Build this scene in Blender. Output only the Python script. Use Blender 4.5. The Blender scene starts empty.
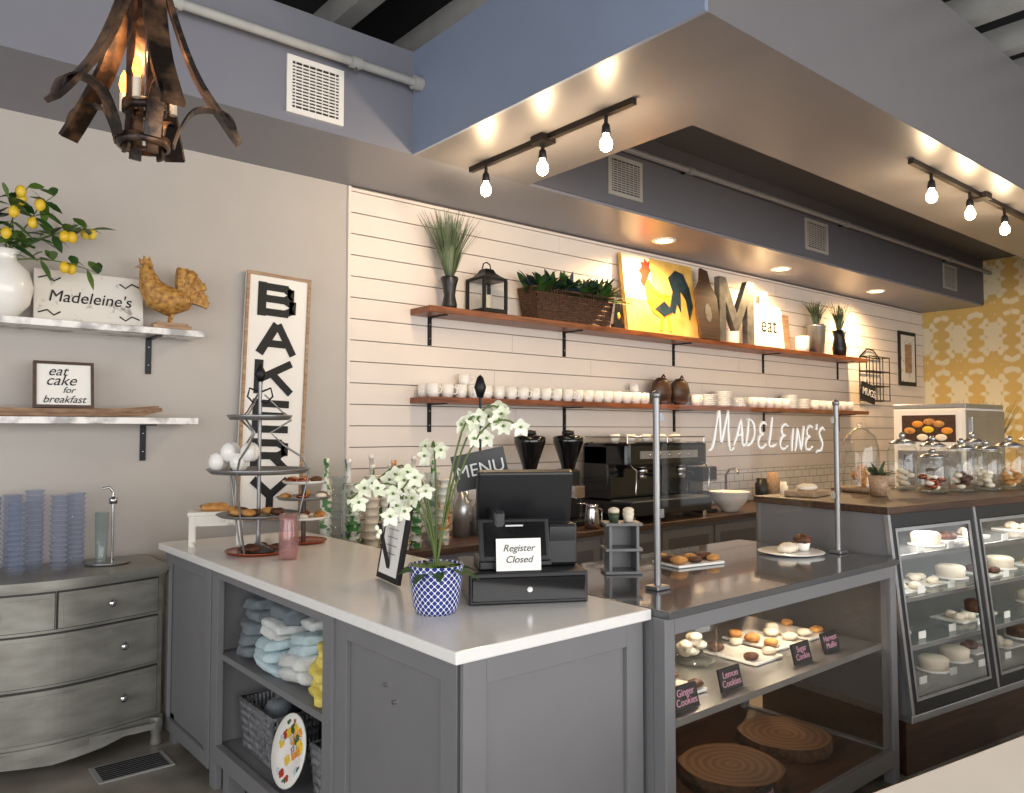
import bpy,bmesh,math,random
from mathutils import Vector,Matrix,noise
R=random.Random(7)
S=bpy.context.scene
pi=math.pi
def lin(h):
    o=[]
    for i in (0,2,4):
        c=int(h[i:i+2],16)/255
        o.append(c/12.92 if c<=.04045 else ((c+.055)/1.055)**2.4)
    return (*o,1)
def newmat(name):
    m=bpy.data.materials.new(name); m.use_nodes=True
    nt=m.node_tree; b=nt.nodes['Principled BSDF']
    return m,nt,b
def ramp(nt,fac,c1,c2,p1=.3,p2=.7):
    r=nt.nodes.new('ShaderNodeValToRGB'); r.color_ramp.elements[0].color=c1; r.color_ramp.elements[1].color=c2
    r.color_ramp.elements[0].position=p1; r.color_ramp.elements[1].position=p2
    nt.links.new(fac,r.inputs[0]); return r.outputs[0]
def coords(nt,scale=(1,1,1),rot=(0,0,0)):
    t=nt.nodes.new('ShaderNodeTexCoord'); mp=nt.nodes.new('ShaderNodeMapping')
    mp.inputs['Scale'].default_value=scale; mp.inputs['Rotation'].default_value=rot
    nt.links.new(t.outputs['Object'],mp.inputs[0]); return mp.outputs[0]
def noisen(nt,vec,scale,detail=4,rough=.5):
    n=nt.nodes.new('ShaderNodeTexNoise'); n.inputs['Scale'].default_value=scale; n.inputs['Detail'].default_value=detail
    n.inputs['Roughness'].default_value=rough
    nt.links.new(vec,n.inputs['Vector']); return n.outputs[0]
def M(name,hx,rough=.5,metal=0,var=.08,scale=6,bump=0,stretch=(1,1,1),hx2=None,p=(.3,.7),coat=0):
    m,nt,b=newmat(name); c=lin(hx)
    v=coords(nt,stretch); n=noisen(nt,v,scale)
    if hx2: c1,c2=c,lin(hx2)
    else:
        c1=(*[x*(1-var) for x in c[:3]],1); c2=(*[min(1,x*(1+var)) for x in c[:3]],1)
    nt.links.new(ramp(nt,n,c1,c2,*p),b.inputs['Base Color'])
    b.inputs['Roughness'].default_value=rough; b.inputs['Metallic'].default_value=metal
    b.inputs['Coat Weight'].default_value=coat
    if bump:
        bp=nt.nodes.new('ShaderNodeBump'); bp.inputs['Strength'].default_value=bump; bp.inputs['Distance'].default_value=.01
        n2=noisen(nt,v,scale*4); nt.links.new(n2,bp.inputs['Height']); nt.links.new(bp.outputs[0],b.inputs['Normal'])
    return m
def EM(name,hx,st):
    m,nt,b=newmat(name); b.inputs['Base Color'].default_value=lin(hx)
    b.inputs['Emission Color'].default_value=lin(hx); b.inputs['Emission Strength'].default_value=st
    return m
def mth(nt,op,a,bb=None):
    n=nt.nodes.new('ShaderNodeMath'); n.operation=op
    for i,x in enumerate((a,bb)):
        if x is None: continue
        if isinstance(x,(int,float)): n.inputs[i].default_value=x
        else: nt.links.new(x,n.inputs[i])
    return n.outputs[0]
def GL(name,tint='fafcfc',k=.55,base=.035,frost=0):
    m,nt,b=newmat(name); out=nt.nodes['Material Output']
    t=nt.nodes.new('ShaderNodeBsdfTransparent'); t.inputs[0].default_value=lin(tint)
    g=nt.nodes.new('ShaderNodeBsdfGlossy'); g.inputs['Roughness'].default_value=.03
    lw=nt.nodes.new('ShaderNodeLayerWeight'); lw.inputs['Blend'].default_value=.5
    f=mth(nt,'ADD',mth(nt,'MULTIPLY',mth(nt,'POWER',lw.outputs['Facing'],3.5),k),base)
    x=nt.nodes.new('ShaderNodeMixShader'); nt.links.new(f,x.inputs[0])
    nt.links.new(t.outputs[0],x.inputs[1]); nt.links.new(g.outputs[0],x.inputs[2]); last=x.outputs[0]
    if frost:
        y=nt.nodes.new('ShaderNodeMixShader'); y.inputs[0].default_value=frost; b.inputs['Base Color'].default_value=lin(tint); b.inputs['Roughness'].default_value=.25
        nt.links.new(last,y.inputs[1]); nt.links.new(b.outputs[0],y.inputs[2]); last=y.outputs[0]
    else: nt.nodes.remove(b)
    nt.links.new(last,out.inputs[0])
    return m

# ---------- materials
m_wall=M('wall_grey_paint','b9b3ad',.7,var=.02)
m_ship=M('shiplap_paint','e9ded5',.5,var=.025,scale=3)
m_shipgap=M('shiplap_gap','8f857c',.9)
m_soff=M('soffit_bluegrey','81828c',.36,var=.02)
m_soffG=M('soffit_warm_grey','787578',.34,var=.02)
m_soffL=M('soffit_daylight_tint','8794ac',.45,var=.02)  # left soffit face: bluish daylight painted into the colour
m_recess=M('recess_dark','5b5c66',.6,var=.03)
m_black=M('ceiling_black','15161a',.9)
m_joist=M('joist_white','aaa9a6',.8,var=.12)
m_floor=M('concrete_floor','5f5a52',.34,scale=2.2,hx2='a0988c',bump=.06,p=(.35,.68))
m_cab=M('cabinet_grey','757578',.4,var=.03)
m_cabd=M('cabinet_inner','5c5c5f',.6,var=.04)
m_quartz=M('white_quartz','e8e6e4',.18,var=.02,scale=40)
m_casetop=M('case_top_gloss','505256',.12,var=.05,coat=.5)
m_wood=M('shelf_wood','5b2f1a',.35,scale=4,stretch=(1,12,12),hx2='9a5a34',bump=.05)
m_woodd=M('dark_wood','33241c',.4,scale=4,stretch=(1,10,10),hx2='54392a')
m_woodl=M('light_wood','8a6b50',.6,scale=5,stretch=(1.5,14,14),hx2='b89a7c')
m_drift=M('driftwood','6f5644',.75,scale=5,stretch=(2,12,12),hx2='a58468',bump=.2)
m_marble=M('marble_shelf','9d9a98',.25,scale=9,hx2='eeebe8',p=(.38,.55))
m_iron=M('black_iron','17171a',.45,metal=.4)
m_blackp=M('black_plastic','17181b',.35)
m_black2=M('black_gloss','0e0f12',.14,coat=.3)
m_white=M('white_paint','eeeae4',.5,var=.02)
m_ceram=M('white_ceramic','f2efea',.15,var=.01)
m_dist=M('distressed_white','8f867b',.7,scale=14,hx2='e6e1d8',p=(.3,.42))
m_silver=M('dresser_silver','807e77',.38,metal=.45,scale=5,hx2='a09e96',stretch=(1,1,3))
m_silverd=M('dresser_shadow','3b3a38',.5,metal=.4)
m_chrome=M('chrome','c9c9cb',.14,metal=1,var=.02)
m_steel=M('brushed_steel','b0b1b3',.3,metal=.8,stretch=(1,20,1))
m_pewter=M('pewter','8a8a8b',.35,metal=.7)
m_rust=M('weathered_metal','2a211d',.4,metal=.55,scale=11,hx2='a07a5c',p=(.45,.78),bump=.3)
m_track=M('track_bronze','2b2421',.4,metal=.5)
m_gold=M('gold_wicker','7a4f1e',.5,scale=45,hx2='cf9c4e',bump=.4)
m_wicker=M('wicker_brown','2c1c14',.7,scale=35,hx2='6b4a34',bump=.5,stretch=(1,1,3))
m_wickerg=M('wicker_grey','55565a',.7,scale=40,hx2='8d8e92',bump=.5)
m_leafd=M('leaf_dark','1f3a1a',.4,var=.3,hx2='41672f')
m_leafl=M('leaf_mid','35591f',.4,hx2='6c8c3c')
m_leafg=M('leaf_grass','2d3b2a',.5,hx2='6a7d5a')
m_petal=M('orchid_petal','dfe6c4',.5,hx2='f8f7ea')
m_stem=M('stem_green','56692f',.5)
m_yellow=M('lemon','e0b520',.4,hx2='f0cf46')
m_red=M('red_paint','b02a18',.5)
m_orange=M('orange_paint','dd7c1f',.5,hx2='eaa23a',scale=20)
m_bluedk=M('blue_paint','26404f',.5,hx2='182226',scale=20)
m_ochre=M('ochre_canvas','c99a3c',.6,hx2='e7c878',scale=5)
m_greyz=M('zinc_letter','5d5c58',.5,metal=.5,scale=12,hx2='8b8a85')
m_paper=M('paper','f0eee9',.7,var=.01)
m_ink=M('ink','1a1a1a',.7)
m_chalk=M('chalk','dddddd',.9)
m_pink=M('pink_chalk','d9a0b6',.9)
m_copper=M('copper','9d5136',.25,metal=.8)
m_pastry=M('pastry','a8682e',.6,scale=30,hx2='dda75e',bump=.3)
m_pastryd=M('choc_pastry','3a2216',.6,scale=30,hx2='6b4129',bump=.3)
m_cream=M('cream','efe2cd',.6,var=.03)
m_bark=M('bark','3a291d',.9,scale=30,hx2='6a4d38',bump=.6)
m_tgrey=M('towel_grey','6d767c',.9,scale=30,bump=.4)
m_tblue=M('towel_blue','b9cdd3',.9,scale=30,bump=.4)
m_tyel=M('towel_yellow','e2cf6a',.9,scale=30,bump=.4)
m_twht=M('towel_white','d3d6d4',.9,scale=30,bump=.4)
m_gnlab=M('green_label','4e8a4a',.5,scale=16,hx2='f0ece0',p=(.45,.5))
m_orlab=M('orange_label','d98a3a',.5,scale=18,hx2='eef0e6',p=(.42,.48))
m_cups=GL('translucent_cup_plastic','dfe5f2',k=.8,base=.06,frost=.13)
m_bulb=EM('bulb_glow','ffdca8',22)
m_candle=EM('added_candle_glow','ff9a3c',6)  # glow of the added candle bulbs; the strap frame has none
m_can=EM('can_glow','ffd9a0',14)
m_strip=EM('case_strip_glow','fff0de',2.2)
m_glass=GL('clear_glass',k=.9,base=.07); m_glassp=GL('pink_glass','f3dada',k=.8,base=.06,frost=.12); m_glasst=GL('tinted_glass','eaf0f0',frost=.08)
m_panelg=GL('panel_glass','ffffff',.35,.02)
def wallpaper():
    m,nt,b=newmat('yellow_damask_wallpaper')
    v=coords(nt,(1,1,1))
    wv=nt.nodes.new('ShaderNodeTexNoise'); wv.inputs['Scale'].default_value=9; nt.links.new(v,wv.inputs['Vector'])
    sp=nt.nodes.new('ShaderNodeSeparateXYZ'); nt.links.new(v,sp.inputs[0])
    y=mth(nt,'MULTIPLY',sp.outputs[1],15.0); z=mth(nt,'MULTIPLY',sp.outputs[2],8.5)
    def S_(x,k,o=0): return mth(nt,'SINE',mth(nt,'ADD',mth(nt,'MULTIPLY',x,k),o))
    # ogee lattice: mirrored in y, scalloped vines plus leaf detail
    og=mth(nt,'ABSOLUTE',mth(nt,'ADD',S_(y,1,pi/2),S_(z,1,0)))
    leaf=mth(nt,'MULTIPLY',S_(mth(nt,'ABSOLUTE',S_(y,.5)),9),S_(z,5))
    med=mth(nt,'MULTIPLY',mth(nt,'ABSOLUTE',S_(y,.5)),mth(nt,'ABSOLUTE',S_(z,.5,.8)))
    s=mth(nt,'ADD',mth(nt,'MULTIPLY',og,.3),mth(nt,'ADD',mth(nt,'MULTIPLY',leaf,.22),mth(nt,'MULTIPLY',med,.35)))
    s=mth(nt,'ADD',s,mth(nt,'MULTIPLY',mth(nt,'SUBTRACT',wv.outputs[0],.5),.35))
    nt.links.new(ramp(nt,s,lin('eadfbe'),lin('d8b76c'),.28,.42),b.inputs['Base Color'])
    b.inputs['Roughness'].default_value=.6; return m
m_wp=wallpaper()
def tile():
    m,nt,b=newmat('subway_tile'); v=coords(nt,(1,1,1),(pi/2,0,0))
    k=nt.nodes.new('ShaderNodeTexBrick'); nt.links.new(v,k.inputs[0])
    k.inputs['Color1'].default_value=lin('e2ddd6'); k.inputs['Color2'].default_value=lin('ece7e0'); k.inputs['Mortar'].default_value=lin('96908a')
    k.inputs['Scale'].default_value=1; k.inputs['Brick Width'].default_value=.16; k.inputs['Row Height'].default_value=.08; k.inputs['Mortar Size'].default_value=.004
    nt.links.new(k.outputs[0],b.inputs['Base Color']); b.inputs['Roughness'].default_value=.2; return m
m_tile=tile()
def potmat():
    m,nt,b=newmat('blue_geometric_ceramic')
    t=nt.nodes.new('ShaderNodeTexCoord'); sp=nt.nodes.new('ShaderNodeSeparateXYZ'); nt.links.new(t.outputs['Object'],sp.inputs[0])
    an=mth(nt,'MULTIPLY',mth(nt,'ARCTAN2',sp.outputs[1],sp.outputs[0]),12)
    z=mth(nt,'MULTIPLY',sp.outputs[2],150)
    p=mth(nt,'MULTIPLY',mth(nt,'SINE',mth(nt,'ADD',an,z)),mth(nt,'SINE',mth(nt,'SUBTRACT',an,z)))
    nt.links.new(ramp(nt,mth(nt,'ABSOLUTE',p),lin('f0f0f2'),lin('2c3c86'),.12,.2),b.inputs['Base Color'])
    b.inputs['Roughness'].default_value=.2; return m
m_pot=potmat()
def ringm():
    m,nt,b=newmat('wood_rings'); v=coords(nt)
    w=nt.nodes.new('ShaderNodeTexWave'); w.wave_type='RINGS'; w.rings_direction='Z'; w.inputs['Scale'].default_value=9; w.inputs['Distortion'].default_value=3; w.inputs['Detail'].default_value=3
    nt.links.new(v,w.inputs[0]); nt.links.new(ramp(nt,w.outputs[1],lin('6b4b34'),lin('7f5d43')),b.inputs['Base Color']); b.inputs['Roughness'].default_value=.7; return m
m_rings=ringm()

# ---------- builder
class B:
    def __init__(s): s.bm=bmesh.new(); s.mats=[]; s.T=Matrix.Identity(4)
    def mi(s,m):
        if m not in s.mats: s.mats.append(m)
        return s.mats.index(m)
    def add(s,vs,fs,mat,smooth=False):
        i=s.mi(mat); T=s.T; bv=[s.bm.verts.new(T@Vector(v)) for v in vs]
        for f in fs:
            try:
                fc=s.bm.faces.new([bv[j] for j in f]); fc.material_index=i; fc.smooth=smooth
            except ValueError: pass
    def box(s,x0,x1,y0,y1,z0,z1,mat,bev=0,Mx=None):
        x0,x1=min(x0,x1),max(x0,x1);y0,y1=min(y0,y1),max(y0,y1);z0,z1=min(z0,z1),max(z0,z1)
        vs=[(x0,y0,z0),(x1,y0,z0),(x1,y1,z0),(x0,y1,z0),(x0,y0,z1),(x1,y0,z1),(x1,y1,z1),(x0,y1,z1)]
        fs=[(0,3,2,1),(4,5,6,7),(0,1,5,4),(1,2,6,5),(2,3,7,6),(3,0,4,7)]
        if bev:
            t=bmesh.new(); b=[t.verts.new(v) for v in vs]
            for f in fs: t.faces.new([b[j] for j in f])
            bmesh.ops.bevel(t,geom=t.edges[:],offset=bev,segments=2,affect='EDGES',profile=.5)
            t.verts.index_update(); vs=[v.co.copy() for v in t.verts]; fs=[[v.index for v in f.verts] for f in t.faces]; t.free()
        if Mx: vs=[Mx@Vector(v) for v in vs]
        s.add(vs,fs,mat)
    def lathe(s,prof,c,mat,seg=24,smooth=True,sx=1,sy=1,Mx=None):
        vs=[];fs=[];n=len(prof)
        for r,z in prof:
            r=max(r,.0004)
            for k in range(seg):
                a=2*pi*k/seg; p=Vector((r*math.cos(a)*sx,r*math.sin(a)*sy,z))
                if Mx: p=Mx@p
                vs.append(p+Vector(c))
        for i in range(n-1):
            for k in range(seg):
                k2=(k+1)%seg; fs.append((i*seg+k,i*seg+k2,(i+1)*seg+k2,(i+1)*seg+k))
        s.add(vs,fs,mat,smooth)
    def cyl(s,p0,p1,r,mat,r1=None,seg=14,smooth=True):
        s.tube([p0,p1],[r,r if r1 is None else r1],mat,seg)
    def tube(s,pts,r,mat,seg=8,smooth=True):
        pts=[Vector(p) for p in pts]; n=len(pts)
        if not isinstance(r,(list,tuple)): r=[r]*n
        vs=[];fs=[];prev=None
        for i,p in enumerate(pts):
            t=(pts[min(i+1,n-1)]-pts[max(i-1,0)])
            if t.length<1e-9: t=Vector((0,0,1))
            t.normalize()
            if prev is None:
                a=Vector((0,0,1)) if abs(t.z)<.9 else Vector((1,0,0)); u=t.cross(a).normalized()
            else: u=(prev-t*prev.dot(t)).normalized()
            prev=u; w=t.cross(u)
            for k in range(seg):
                an=2*pi*k/seg; vs.append(p+(u*math.cos(an)+w*math.sin(an))*r[i])
        for i in range(n-1):
            for k in range(seg):
                k2=(k+1)%seg; fs.append((i*seg+k,i*seg+k2,(i+1)*seg+k2,(i+1)*seg+k))
        s.add(vs,fs,mat,smooth)
        s.add(vs[:seg],[tuple(range(seg))],mat); s.add(vs[-seg:],[tuple(range(seg))],mat)
    def ribbon(s,pts,w,th,side,mat):
        pts=[Vector(p) for p in pts]; side=Vector(side).normalized(); vs=[];fs=[];n=len(pts)
        if not isinstance(w,(list,tuple)): w=[w]*n
        for i,p in enumerate(pts):
            t=(pts[min(i+1,n-1)]-pts[max(i-1,0)]).normalized(); nn=t.cross(side).normalized()
            for a,b in ((-1,-1),(1,-1),(1,1),(-1,1)): vs.append(p+side*a*w[i]/2+nn*b*th/2)
        for i in range(n-1):
            for k in range(4):
                k2=(k+1)%4; fs.append((i*4+k,i*4+k2,(i+1)*4+k2,(i+1)*4+k))
        fs+=[(0,1,2,3),tuple(range(4*n-4,4*n))]
        s.add(vs,fs,mat)
    def prism(s,ol,y0,y1,mat,Mx=None):
        n=len(ol); vs=[(x,y0,z) for x,z in ol]+[(x,y1,z) for x,z in ol]
        if Mx: vs=[Mx@Vector(v) for v in vs]
        fs=[tuple(range(n)),tuple(range(2*n-1,n-1,-1))]+[(i,(i+1)%n,n+(i+1)%n,n+i) for i in range(n)]
        s.add(vs,fs,mat)
    def stroke(s,pts,w,y0,y1,mat):
        for (ax,az),(bx,bz) in zip(pts[:-1],pts[1:]):
            d=Vector((bx-ax,bz-az)).normalized(); n=Vector((-d.y,d.x))*w/2
            diag=min(abs(d.x),abs(d.y))>.3; e=d*(w*.12 if diag else w*.5)
            s.prism([(ax-e.x+n.x,az-e.y+n.y),(ax-e.x-n.x,az-e.y-n.y),(bx+e.x-n.x,bz+e.y-n.y),(bx+e.x+n.x,bz+e.y+n.y)],y0,y1,mat)
    def sph(s,c,r,mat,seg=14,nz=0,Mx=None,e=1):
        if not isinstance(r,(list,tuple)): r=(r,r,r)
        vs=[];fs=[];N=max(6,seg//2+2)
        for i in range(N+1):
            ph=-pi/2+pi*i/N
            for k in range(seg):
                a=2*pi*k/seg
                def q(x): return math.copysign(abs(x)**e,x)
                p=Vector((q(math.cos(ph))*q(math.cos(a))*r[0],q(math.cos(ph))*q(math.sin(a))*r[1],q(math.sin(ph))*r[2]))
                if nz: p*=1+nz*noise.noise(Vector(c)*7+p.normalized()*2.2)
                if Mx: p=Mx@p
                vs.append(p+Vector(c))
        for i in range(N):
            for k in range(seg):
                k2=(k+1)%seg; fs.append((i*seg+k,i*seg+k2,(i+1)*seg+k2,(i+1)*seg+k))
        s.add(vs,fs,mat,True)
    def leaf(s,p,d,L,W,mat,droop=.3,side=None,ymax=None):
        p=Vector(p);d=Vector(d).normalized()
        if side is None:
            side=d.cross(Vector((R.uniform(-.4,.4),R.uniform(-.4,.4),1)))
        side=side.normalized(); vs=[]
        T=[0,.25,.55,.8,1];WW=[.1,.8,1,.6,.02]
        for t,w in zip(T,WW):
            c=p+d*L*t+Vector((0,0,-droop*L*t*t)); vs+=[c-side*W/2*w,c+side*W/2*w]
        if ymax is not None:
            for v in vs: v.y=min(v.y,ymax)
        s.add(vs,[(2*i,2*i+1,2*i+3,2*i+2) for i in range(4)],mat,True)
    def text(s,tx,size,ext,mat,Mx,off=0,shear=0,sx=1):
        cu=bpy.data.curves.new('t','FONT'); cu.body=tx; cu.size=size; cu.extrude=ext; cu.align_x='CENTER'; cu.align_y='CENTER'; cu.offset=off; cu.shear=shear
        ob=bpy.data.objects.new('t',cu); S.collection.objects.link(ob); bpy.context.view_layer.update()
        me=bpy.data.meshes.new_from_object(ob.evaluated_get(bpy.context.evaluated_depsgraph_get()))
        s.add([Mx@Vector((v.co.x*sx,v.co.y,v.co.z)) for v in me.vertices],[tuple(p.vertices) for p in me.polygons],mat)
        bpy.data.objects.remove(ob); bpy.data.meshes.remove(me); bpy.data.curves.remove(cu)
    def done(s,name,loc=(0,0,0),rz=0,rot=None,norm=True):
        if norm: bmesh.ops.recalc_face_normals(s.bm,faces=s.bm.faces[:])
        me=bpy.data.meshes.new(name); s.bm.to_mesh(me); s.bm.free()
        for m in s.mats: me.materials.append(m)
        ob=bpy.data.objects.new(name,me); S.collection.objects.link(ob); ob.location=loc
        ob.rotation_euler=rot if rot else (0,0,math.radians(rz)); return ob
Tr=Matrix.Translation
def Rt(a,ax): return Matrix.Rotation(math.radians(a),4,ax)
FR=Rt(90,'X')
def light(name,kind,loc,power,col,parent=None,size=.05,rot=(0,0,0),**k):
    l=bpy.data.lights.new(name,kind); l.energy=power; l.color=col
    if kind=='AREA': l.shape='RECTANGLE'; l.size=k.get('sx',1); l.size_y=k.get('sy',1)
    else: l.shadow_soft_size=size
    if kind=='SPOT': l.spot_size=k.get('ang',2); l.spot_blend=.8
    o=bpy.data.objects.new(name,l); S.collection.objects.link(o); o.location=loc; o.rotation_euler=rot
    if parent:
        bpy.context.view_layer.update()
        o.parent=parent; o.matrix_parent_inverse=parent.matrix_world.inverted()
    return o

D=4.65
# ---------- shell
b=B(); b.box(-3.6,11.5,-3.6,4.8,-.1,0,m_floor); b.done('floor')
b=B(); b.box(-3.6,2.47,D,4.8,0,4.25,m_wall); b.box(2.47,11.3,D+.012,4.8,0,4.25,m_shipgap); b.done('wall_back')
b=B()
z=1.16
while z<3.17:
    z2=min(z+.142,3.175); x=2.47; nx=2.47+R.uniform(1,3)
    while x<11.29:
        nx=min(nx,11.29); b.box(x,nx-.003,D-.012,D+.012,z,z2-.007,m_ship); x=nx; nx+=R.uniform(2.2,3.4)
    z+=.142
b.box(2.462,2.482,D-.02,D+.01,.83,3.175,m_ship)
b.done('trim_shiplap_cladding')
b=B(); b.box(2.49,11.29,D-.008,D+.012,.5,1.155,m_tile); b.done('trim_tile_backsplash')
b=B(); b.box(11.3,11.45,-3.6,4.8,0,4.25,m_wp); b.done('wall_right')
b=B(); b.box(-3.6,-3.45,-3.6,4.8,0,4.25,m_wall); b.done('wall_left')
b=B()
b.box(-3.45,11.3,-3.6,-3.45,0,.45,m_wall); b.box(-3.45,11.3,-3.6,-3.45,3.1,4.25,m_wall)
for x in (-3.4,-.9,1.6,4.1,6.6,9.1,11.2): b.box(x-.05,x+.05,-3.6,-3.45,.45,3.1,m_blackp)
b.done('wall_front')
b=B(); b.box(-3.6,11.5,-3.6,4.8,4.25,4.35,m_black)
b.done('ceiling')
b=B()
x=-3.2
while x<11.2:
    b.box(x,x+.12,-3.45,4.64,4.08,4.25,m_joist); x+=.6
b.done('trim_ceiling_joists')
b=B(); b.box(-3.45,11.3,3.88,D,3.18,3.8,m_soff); b.done('ceiling_soffit_back')
b=B(); b.box(2.48,2.5,1.8,3.88,3.18,3.8,m_soffL); b.box(2.5,3.38,1.8,3.88,3.18,3.8,m_soffG)
b.box(3.38,11.3,1.8,2.54,3.18,4.03,m_soffG); b.done('ceiling_soffit_front')
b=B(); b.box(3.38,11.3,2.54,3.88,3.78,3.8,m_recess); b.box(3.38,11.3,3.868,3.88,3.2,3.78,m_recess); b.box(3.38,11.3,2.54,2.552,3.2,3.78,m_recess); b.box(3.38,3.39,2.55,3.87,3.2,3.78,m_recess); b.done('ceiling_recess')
b=B(); b.box(-3.45,1.2,D-.015,D,0,.12,m_white); b.done('baseboard_back')
b=B(); b.tube([(-3.4,3.79,3.57),(2.46,3.79,3.57)],.024,m_joist,12)
for x in (-.5,1.1,2.05): b.cyl((x-.03,3.79,3.57),(x+.03,3.79,3.57),.033,m_joist); b.cyl((x,3.79,3.57),(x,3.79,3.5),.012,m_chrome)
b.cyl((2.42,3.79,3.57),(2.478,3.79,3.57),.04,m_joist)
b.done('sprinkler_pipe')
b=B(); b.tube([(3.4,3.78,3.6),(11.28,3.78,3.6)],.024,m_soff,12)
for x in (5,7.5,10): b.cyl((x-.03,3.78,3.6),(x+.03,3.78,3.6),.033,m_soff); b.cyl((x,3.78,3.6),(x,3.866,3.6),.01,m_iron)
b.done('sprinkler_pipe')
def vent(x0,x1,z0,z1,y,mat):
    b=B(); f=.03; y-=.002
    b.box(x0,x1,y-.012,y,z0,z0+f,mat);b.box(x0,x1,y-.012,y,z1-f,z1,mat);b.box(x0,x0+f,y-.012,y,z0+f,z1-f,mat);b.box(x1-f,x1,y-.012,y,z0+f,z1-f,mat)
    b.box(x0+f,x1-f,y-.003,y,z0+f,z1-f,m_black)
    n=14
    for i in range(1,n):
        zz=z0+f+(z1-z0-2*f)*i/n; b.box(x0+f,x1-f,y-.011,y-.004,zz-.005,zz+.003,mat)
        if i%2: xx=x0+f+(x1-x0-2*f)*i/n; b.box(xx-.002,xx+.002,y-.010,y-.0042,z0+f,z1-f,mat)
    b.done('air_vent')
vent(1.69,2.02,3.23,3.54,3.88,m_white)
m_ventg=M('vent_grey','9a9896',.5)
vent(4.14,4.51,3.27,3.57,3.868,m_ventg); vent(6.85,7.27,3.27,3.57,3.868,m_ventg); vent(10,10.4,3.27,3.57,3.868,m_ventg)
for x,y in ((5.27,4.27),(7.1,4.27),(9.1,4.25)):
    b=B(); b.lathe([(.0,3.174),(.075,3.174)],(x,y,0),m_can); b.lathe([(.075,3.172),(.1,3.17),(.105,3.179)],(x,y,0),m_white)
    o=b.done('recessed_ceiling_light'); light('can_lamp','SPOT',(x,y,3.15),200,(1,.66,.33),o,.06,ang=2.9)
def track(name,p0,p1,bulbs):
    b=B(); x0,y0=p0;x1,y1=p1; hx=.016 if x0==x1 else 0; hy=.016 if y0==y1 else 0
    b.box(x0-hx,x1+hx,y0-hy,y1+hy,3.148,3.179,m_track)
    mx,my=(x0+x1)/2,(y0+y1)/2; b.box(mx-.05,mx+.05,my-.05,my+.05,3.14,3.179,m_track)
    for (x,y) in bulbs:
        b.cyl((x,y,3.15),(x,y,3.105),.01,m_iron); b.lathe([(.012,3.11),(.02,3.1),(.024,3.06),(.02,3.055)],(x,y,0),m_iron)
        b.lathe([(.014,3.06),(.016,3.045),(.03,3.02),(.033,3.0),(.028,2.978),(.012,2.966),(0,2.963)],(x,y,0),m_bulb,16)
    o=b.done(name)
    for x,y in bulbs: light('track_bulb_lamp','POINT',(x,y,2.90),11,(1,.74,.45),o,.035)
track('track_light',(2.88,2.51),(2.88,3.84),[(2.88,3.69),(2.88,3.18),(2.88,2.70)])
track('track_light',(4.8,2.02),(7.0,2.02),[(5.09,2.02),(5.7,2.02),(6.34,2.02)])

# ---------- chandelier
b=B()
def prof(pr,a,w,th,mat):
    c,s_=math.cos(a),math.sin(a)
    n=len(pr); P=[]
    for i in range(n-1):
        p0=pr[max(i-1,0)];p1=pr[i];p2=pr[i+1];p3=pr[min(i+2,n-1)]
        for t in (0,.25,.5,.75):
            P.append([.5*((2*p1[k])+(-p0[k]+p2[k])*t+(2*p0[k]-5*p1[k]+4*p2[k]-p3[k])*t*t+(-p0[k]+3*p1[k]-3*p2[k]+p3[k])*t**3) for k in (0,1)])
    P.append(list(pr[-1]))
    b.ribbon([(r*c,r*s_,z) for r,z in P],w,th,(-s_,c,0),mat)
for k in range(5):
    a=2*pi*k/5-.30
    prof([(.035,.66),(.06,.50),(.14,.27),(.235,.12),(.28,.06)],a,.066,.016,m_rust)
    prof([(.275,.065),(.255,.13),(.2,.155),(.14,.14),(.10,.07),(.085,.02)],a,.048,.006,m_rust)
for k in range(4): prof([(.03,.66),(.045,.35),(.045,.1),(.055,-.02)],k*pi/2+.2,.035,.01,m_rust)
for zz,rr in ((.02,.07),(.13,.058)):
    b.lathe([(rr-.004,zz-.015),(rr+.006,zz-.015),(rr+.006,zz+.015),(rr-.004,zz+.015)],(0,0,0),m_rust)
b.lathe([(0,.70),(.05,.69),(.055,.62),(.02,.60),(0,.60)],(0,0,0),m_rust)
for k in range(3):
    a=k*2.1; cx,cy=.085*math.cos(a),.085*math.sin(a)
    b.tube([(cx*.3,cy*.3,.13),(cx,cy,.14)],.006,m_rust,6); b.cyl((cx,cy,.13),(cx,cy,.19),.012,m_cream)
    b.lathe([(.008,.19),(.015,.215),(.010,.245),(0,.265)],(cx,cy,0),m_candle,10)
for k in range(18):
    zc=.71+k*.028
    b.lathe([(.010,-.016),(.013,0),(.010,.016)],(0,0,zc),m_iron,8,sx=1 if k%2 else .5,sy=.5 if k%2 else 1)
b.cyl((0,0,1.18),(0,0,1.80),.006,m_iron); b.lathe([(0,1.78),(.06,1.78),(.06,1.825),(0,1.825)],(0,0,0),m_iron)
o=b.done('chandelier',(.66,2.57,2.42)); light('added_chandelier_lamp','POINT',(.66,2.57,2.72),6,(1,.6,.3),o,.03)  # lamp added along with the candle bulbs

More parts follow.
